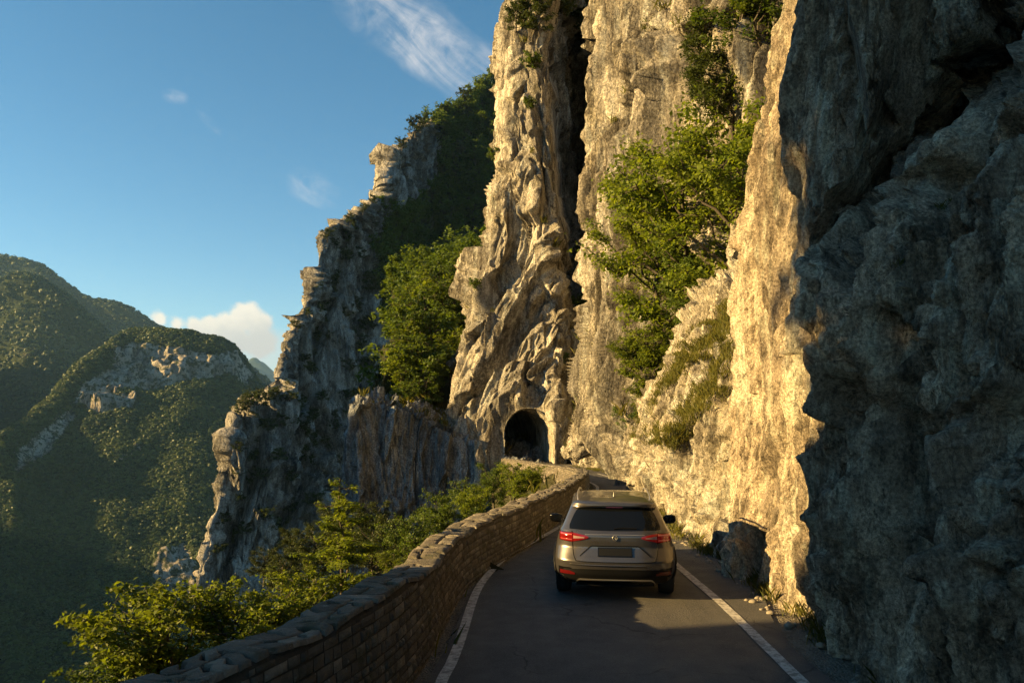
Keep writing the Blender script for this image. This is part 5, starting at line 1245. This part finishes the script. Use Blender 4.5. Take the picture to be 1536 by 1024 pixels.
        for y0 in (1.12, 2.08): 
            C = np.array([(s * (hw(.93) + .022), y0 + t, .93) for t in np.linspace(0, .17, 6)]); v, q = tube_arrays(C, np.full(6, .012)); mesh_np('door_handle', v, q, np.full(len(q), 4), M['paint_car'], root, True)
        # wheels
        for yw in (.78, 3.50):
            wh = empty('wheel', (s * .815, yw, .345)); wh.parent = root
            prof = [(-.115, .20), (-.12, .27), (-.112, .325), (-.085, .343), (0, .346), (.085, .343), (.112, .325), (.12, .27), (.115, .20)]
            a = np.linspace(0, 2 * math.pi, 48, endpoint=False); V = np.array([[(x, r * math.cos(t), r * math.sin(t)) for t in a] for x, r in prof]).reshape(-1, 3); Q = quads(48, len(prof), True)
            mesh_np('tyre', V, Q, np.full(len(Q), 4), M['rubber'], wh, True)
            bm = bmesh.new()
            bmesh.ops.create_cone(bm, cap_ends=True, segments=40, radius1=.235, radius2=.235, depth=.15, matrix=__import__('mathutils').Matrix.Rotation(math.pi / 2, 4, 'Y'))
            me = bpy.data.meshes.new('hub_drum'); bm.to_mesh(me); bm.free(); me.materials.append(M['plastic']); put(bpy.data.objects.new('hub_drum', me), wh)
            VV, QQ, n = [], [], 0
            for k in range(5):
                t = k * 2 * math.pi / 5 + .3; P = np.array([(s * .10, r * math.cos(t), r * math.sin(t)) for r in (.02, .1, .17, .225)]); v, q = tube_arrays(P, [.035, .024, .026, .034], 6); VV.append(v); QQ.append(q + n); n += len(v)
            P = np.array([(s * .10, .226 * math.cos(t), .226 * math.sin(t)) for t in np.linspace(0, 2 * math.pi, 41)]); v, q = tube_arrays(P, np.full(41, .014), 6); VV.append(v); QQ.append(q + n)
            mesh_np('rim', np.concatenate(VV), np.concatenate(QQ), np.full(sum(len(x) for x in QQ), 4), M['alloy'], wh, True)
            # arch trim
            P = np.array([(s * (float(hw(max(.30, min(.75, .345 + .40 * math.sin(t))))) + .006), yw + .40 * math.cos(t), .345 + .40 * math.sin(t)) for t in np.linspace(-.1, math.pi + .1, 30)])
            v, q = tube_arrays(P, np.full(30, .022), 6); mesh_np('wheel_arch', v, q, np.full(len(q), 4), M['plastic'], root, True)
        # mirror
        mi = empty('mirror', (s * 1.02, 2.3, .955)); mi.parent = root
        bm = bmesh.new(); bmesh.ops.create_uvsphere(bm, u_segments=20, v_segments=12, radius=1)
        for v_ in bm.verts:
            c = v_.co; f = lambda t, e: math.copysign(abs(t) ** e, t); c.x, c.y, c.z = .115 * f(c.x, .65), (.10 if c.y > 0 else .035) * f(c.y, .8), .078 * f(c.z, .65) + .01 * s * c.x
        for f_ in bm.faces: f_.smooth = True
        me = bpy.data.meshes.new('mirror_shell'); bm.to_mesh(me); bm.free(); me.materials.append(M['gloss']); put(bpy.data.objects.new('mirror_shell', me), mi)
        x, z = np.meshgrid(np.linspace(-.095, .095, 8), np.linspace(-.058, .058, 6)); V = np.stack([x.ravel(), -.030 - .006 * (1 - (x.ravel() / .095) ** 4), z.ravel() * (1 - .3 * (x.ravel() / .095) ** 4)], 1); Q = quads(8, 6); mesh_np('mirror_glass', V, Q, np.full(len(Q), 4), M['gloss'], mi)
        P = np.array([(-s * .09, .02, -.04), (-s * .17, .05, -.03), (-s * .22, .06, -.01)]); v, q = tube_arrays(P, np.full(3, .022), 6); mesh_np('mirror_arm', v, q, np.full(len(q), 4), M['gloss'], mi, True)
        # roof rail
        P = curve2([(s * .575, .72, 1.455), (s * .585, .80, 1.505), (s * .59, 1.3, 1.525), (s * .585, 1.9, 1.525), (s * .57, 2.25, 1.50), (s * .555, 2.33, 1.455)], 24); v, q = tube_arrays(P, np.full(24, .016), 6); mesh_np('roof_rail', v, q, np.full(len(q), 4), M['silver'], root, True)
    # antenna fin
    bm = bmesh.new(); bmesh.ops.create_cone(bm, cap_ends=True, segments=16, radius1=1, radius2=.25, depth=1)
    for v_ in bm.verts: v_.co = (v_.co.x * .022, v_.co.y * .075 - (.03 if v_.co.z > 0 else 0), (v_.co.z + .5) * .075)
    me = bpy.data.meshes.new('antenna_fin'); bm.to_mesh(me); bm.free(); me.materials.append(M['gloss']); o = put(bpy.data.objects.new('antenna_fin', me), root); o.location = (0, .95, 1.497)
    # windscreen and front lamps keep the far end real
    fx = lambda x, z: yf(z) - .12 * (x / .9) ** 2
    def front(name, xs, z0, z1, mat, off=.004):
        xs = np.asarray(xs, float); t = np.linspace(0, 1, 8)[:, None]; Z = z0 + (z1 - z0) * t + 0 * xs; X = np.broadcast_to(xs, Z.shape); c = np.clip(np.abs(X) / hw(Z), 0, .9999)
        d2 = np.where(Z < 1, .75, .4); Y = yf(Z) - d2 * (1 - (1 - c ** NE) ** (1 / NE)) - .12 * (X / .9) ** 2 + off; P = np.dstack([X, Y, Z]); Q = quads(len(xs), 8)[:, ::-1]; mesh_np(name, P.reshape(-1, 3), Q, np.full(len(Q), 4), mat, root, True)
    front('windscreen', np.linspace(-.6, .6, 21), 1.07, 1.37, M['glass_car'], .006)
    front('headlight', np.linspace(-.84, -.55, 9), .78, .88, M['clear_lens'], .006); front('headlight', np.linspace(.55, .84, 9), .78, .88, M['clear_lens'], .006); front('grille', np.linspace(-.5, .5, 13), .42, .80, M['plastic'], .006)
build_car()
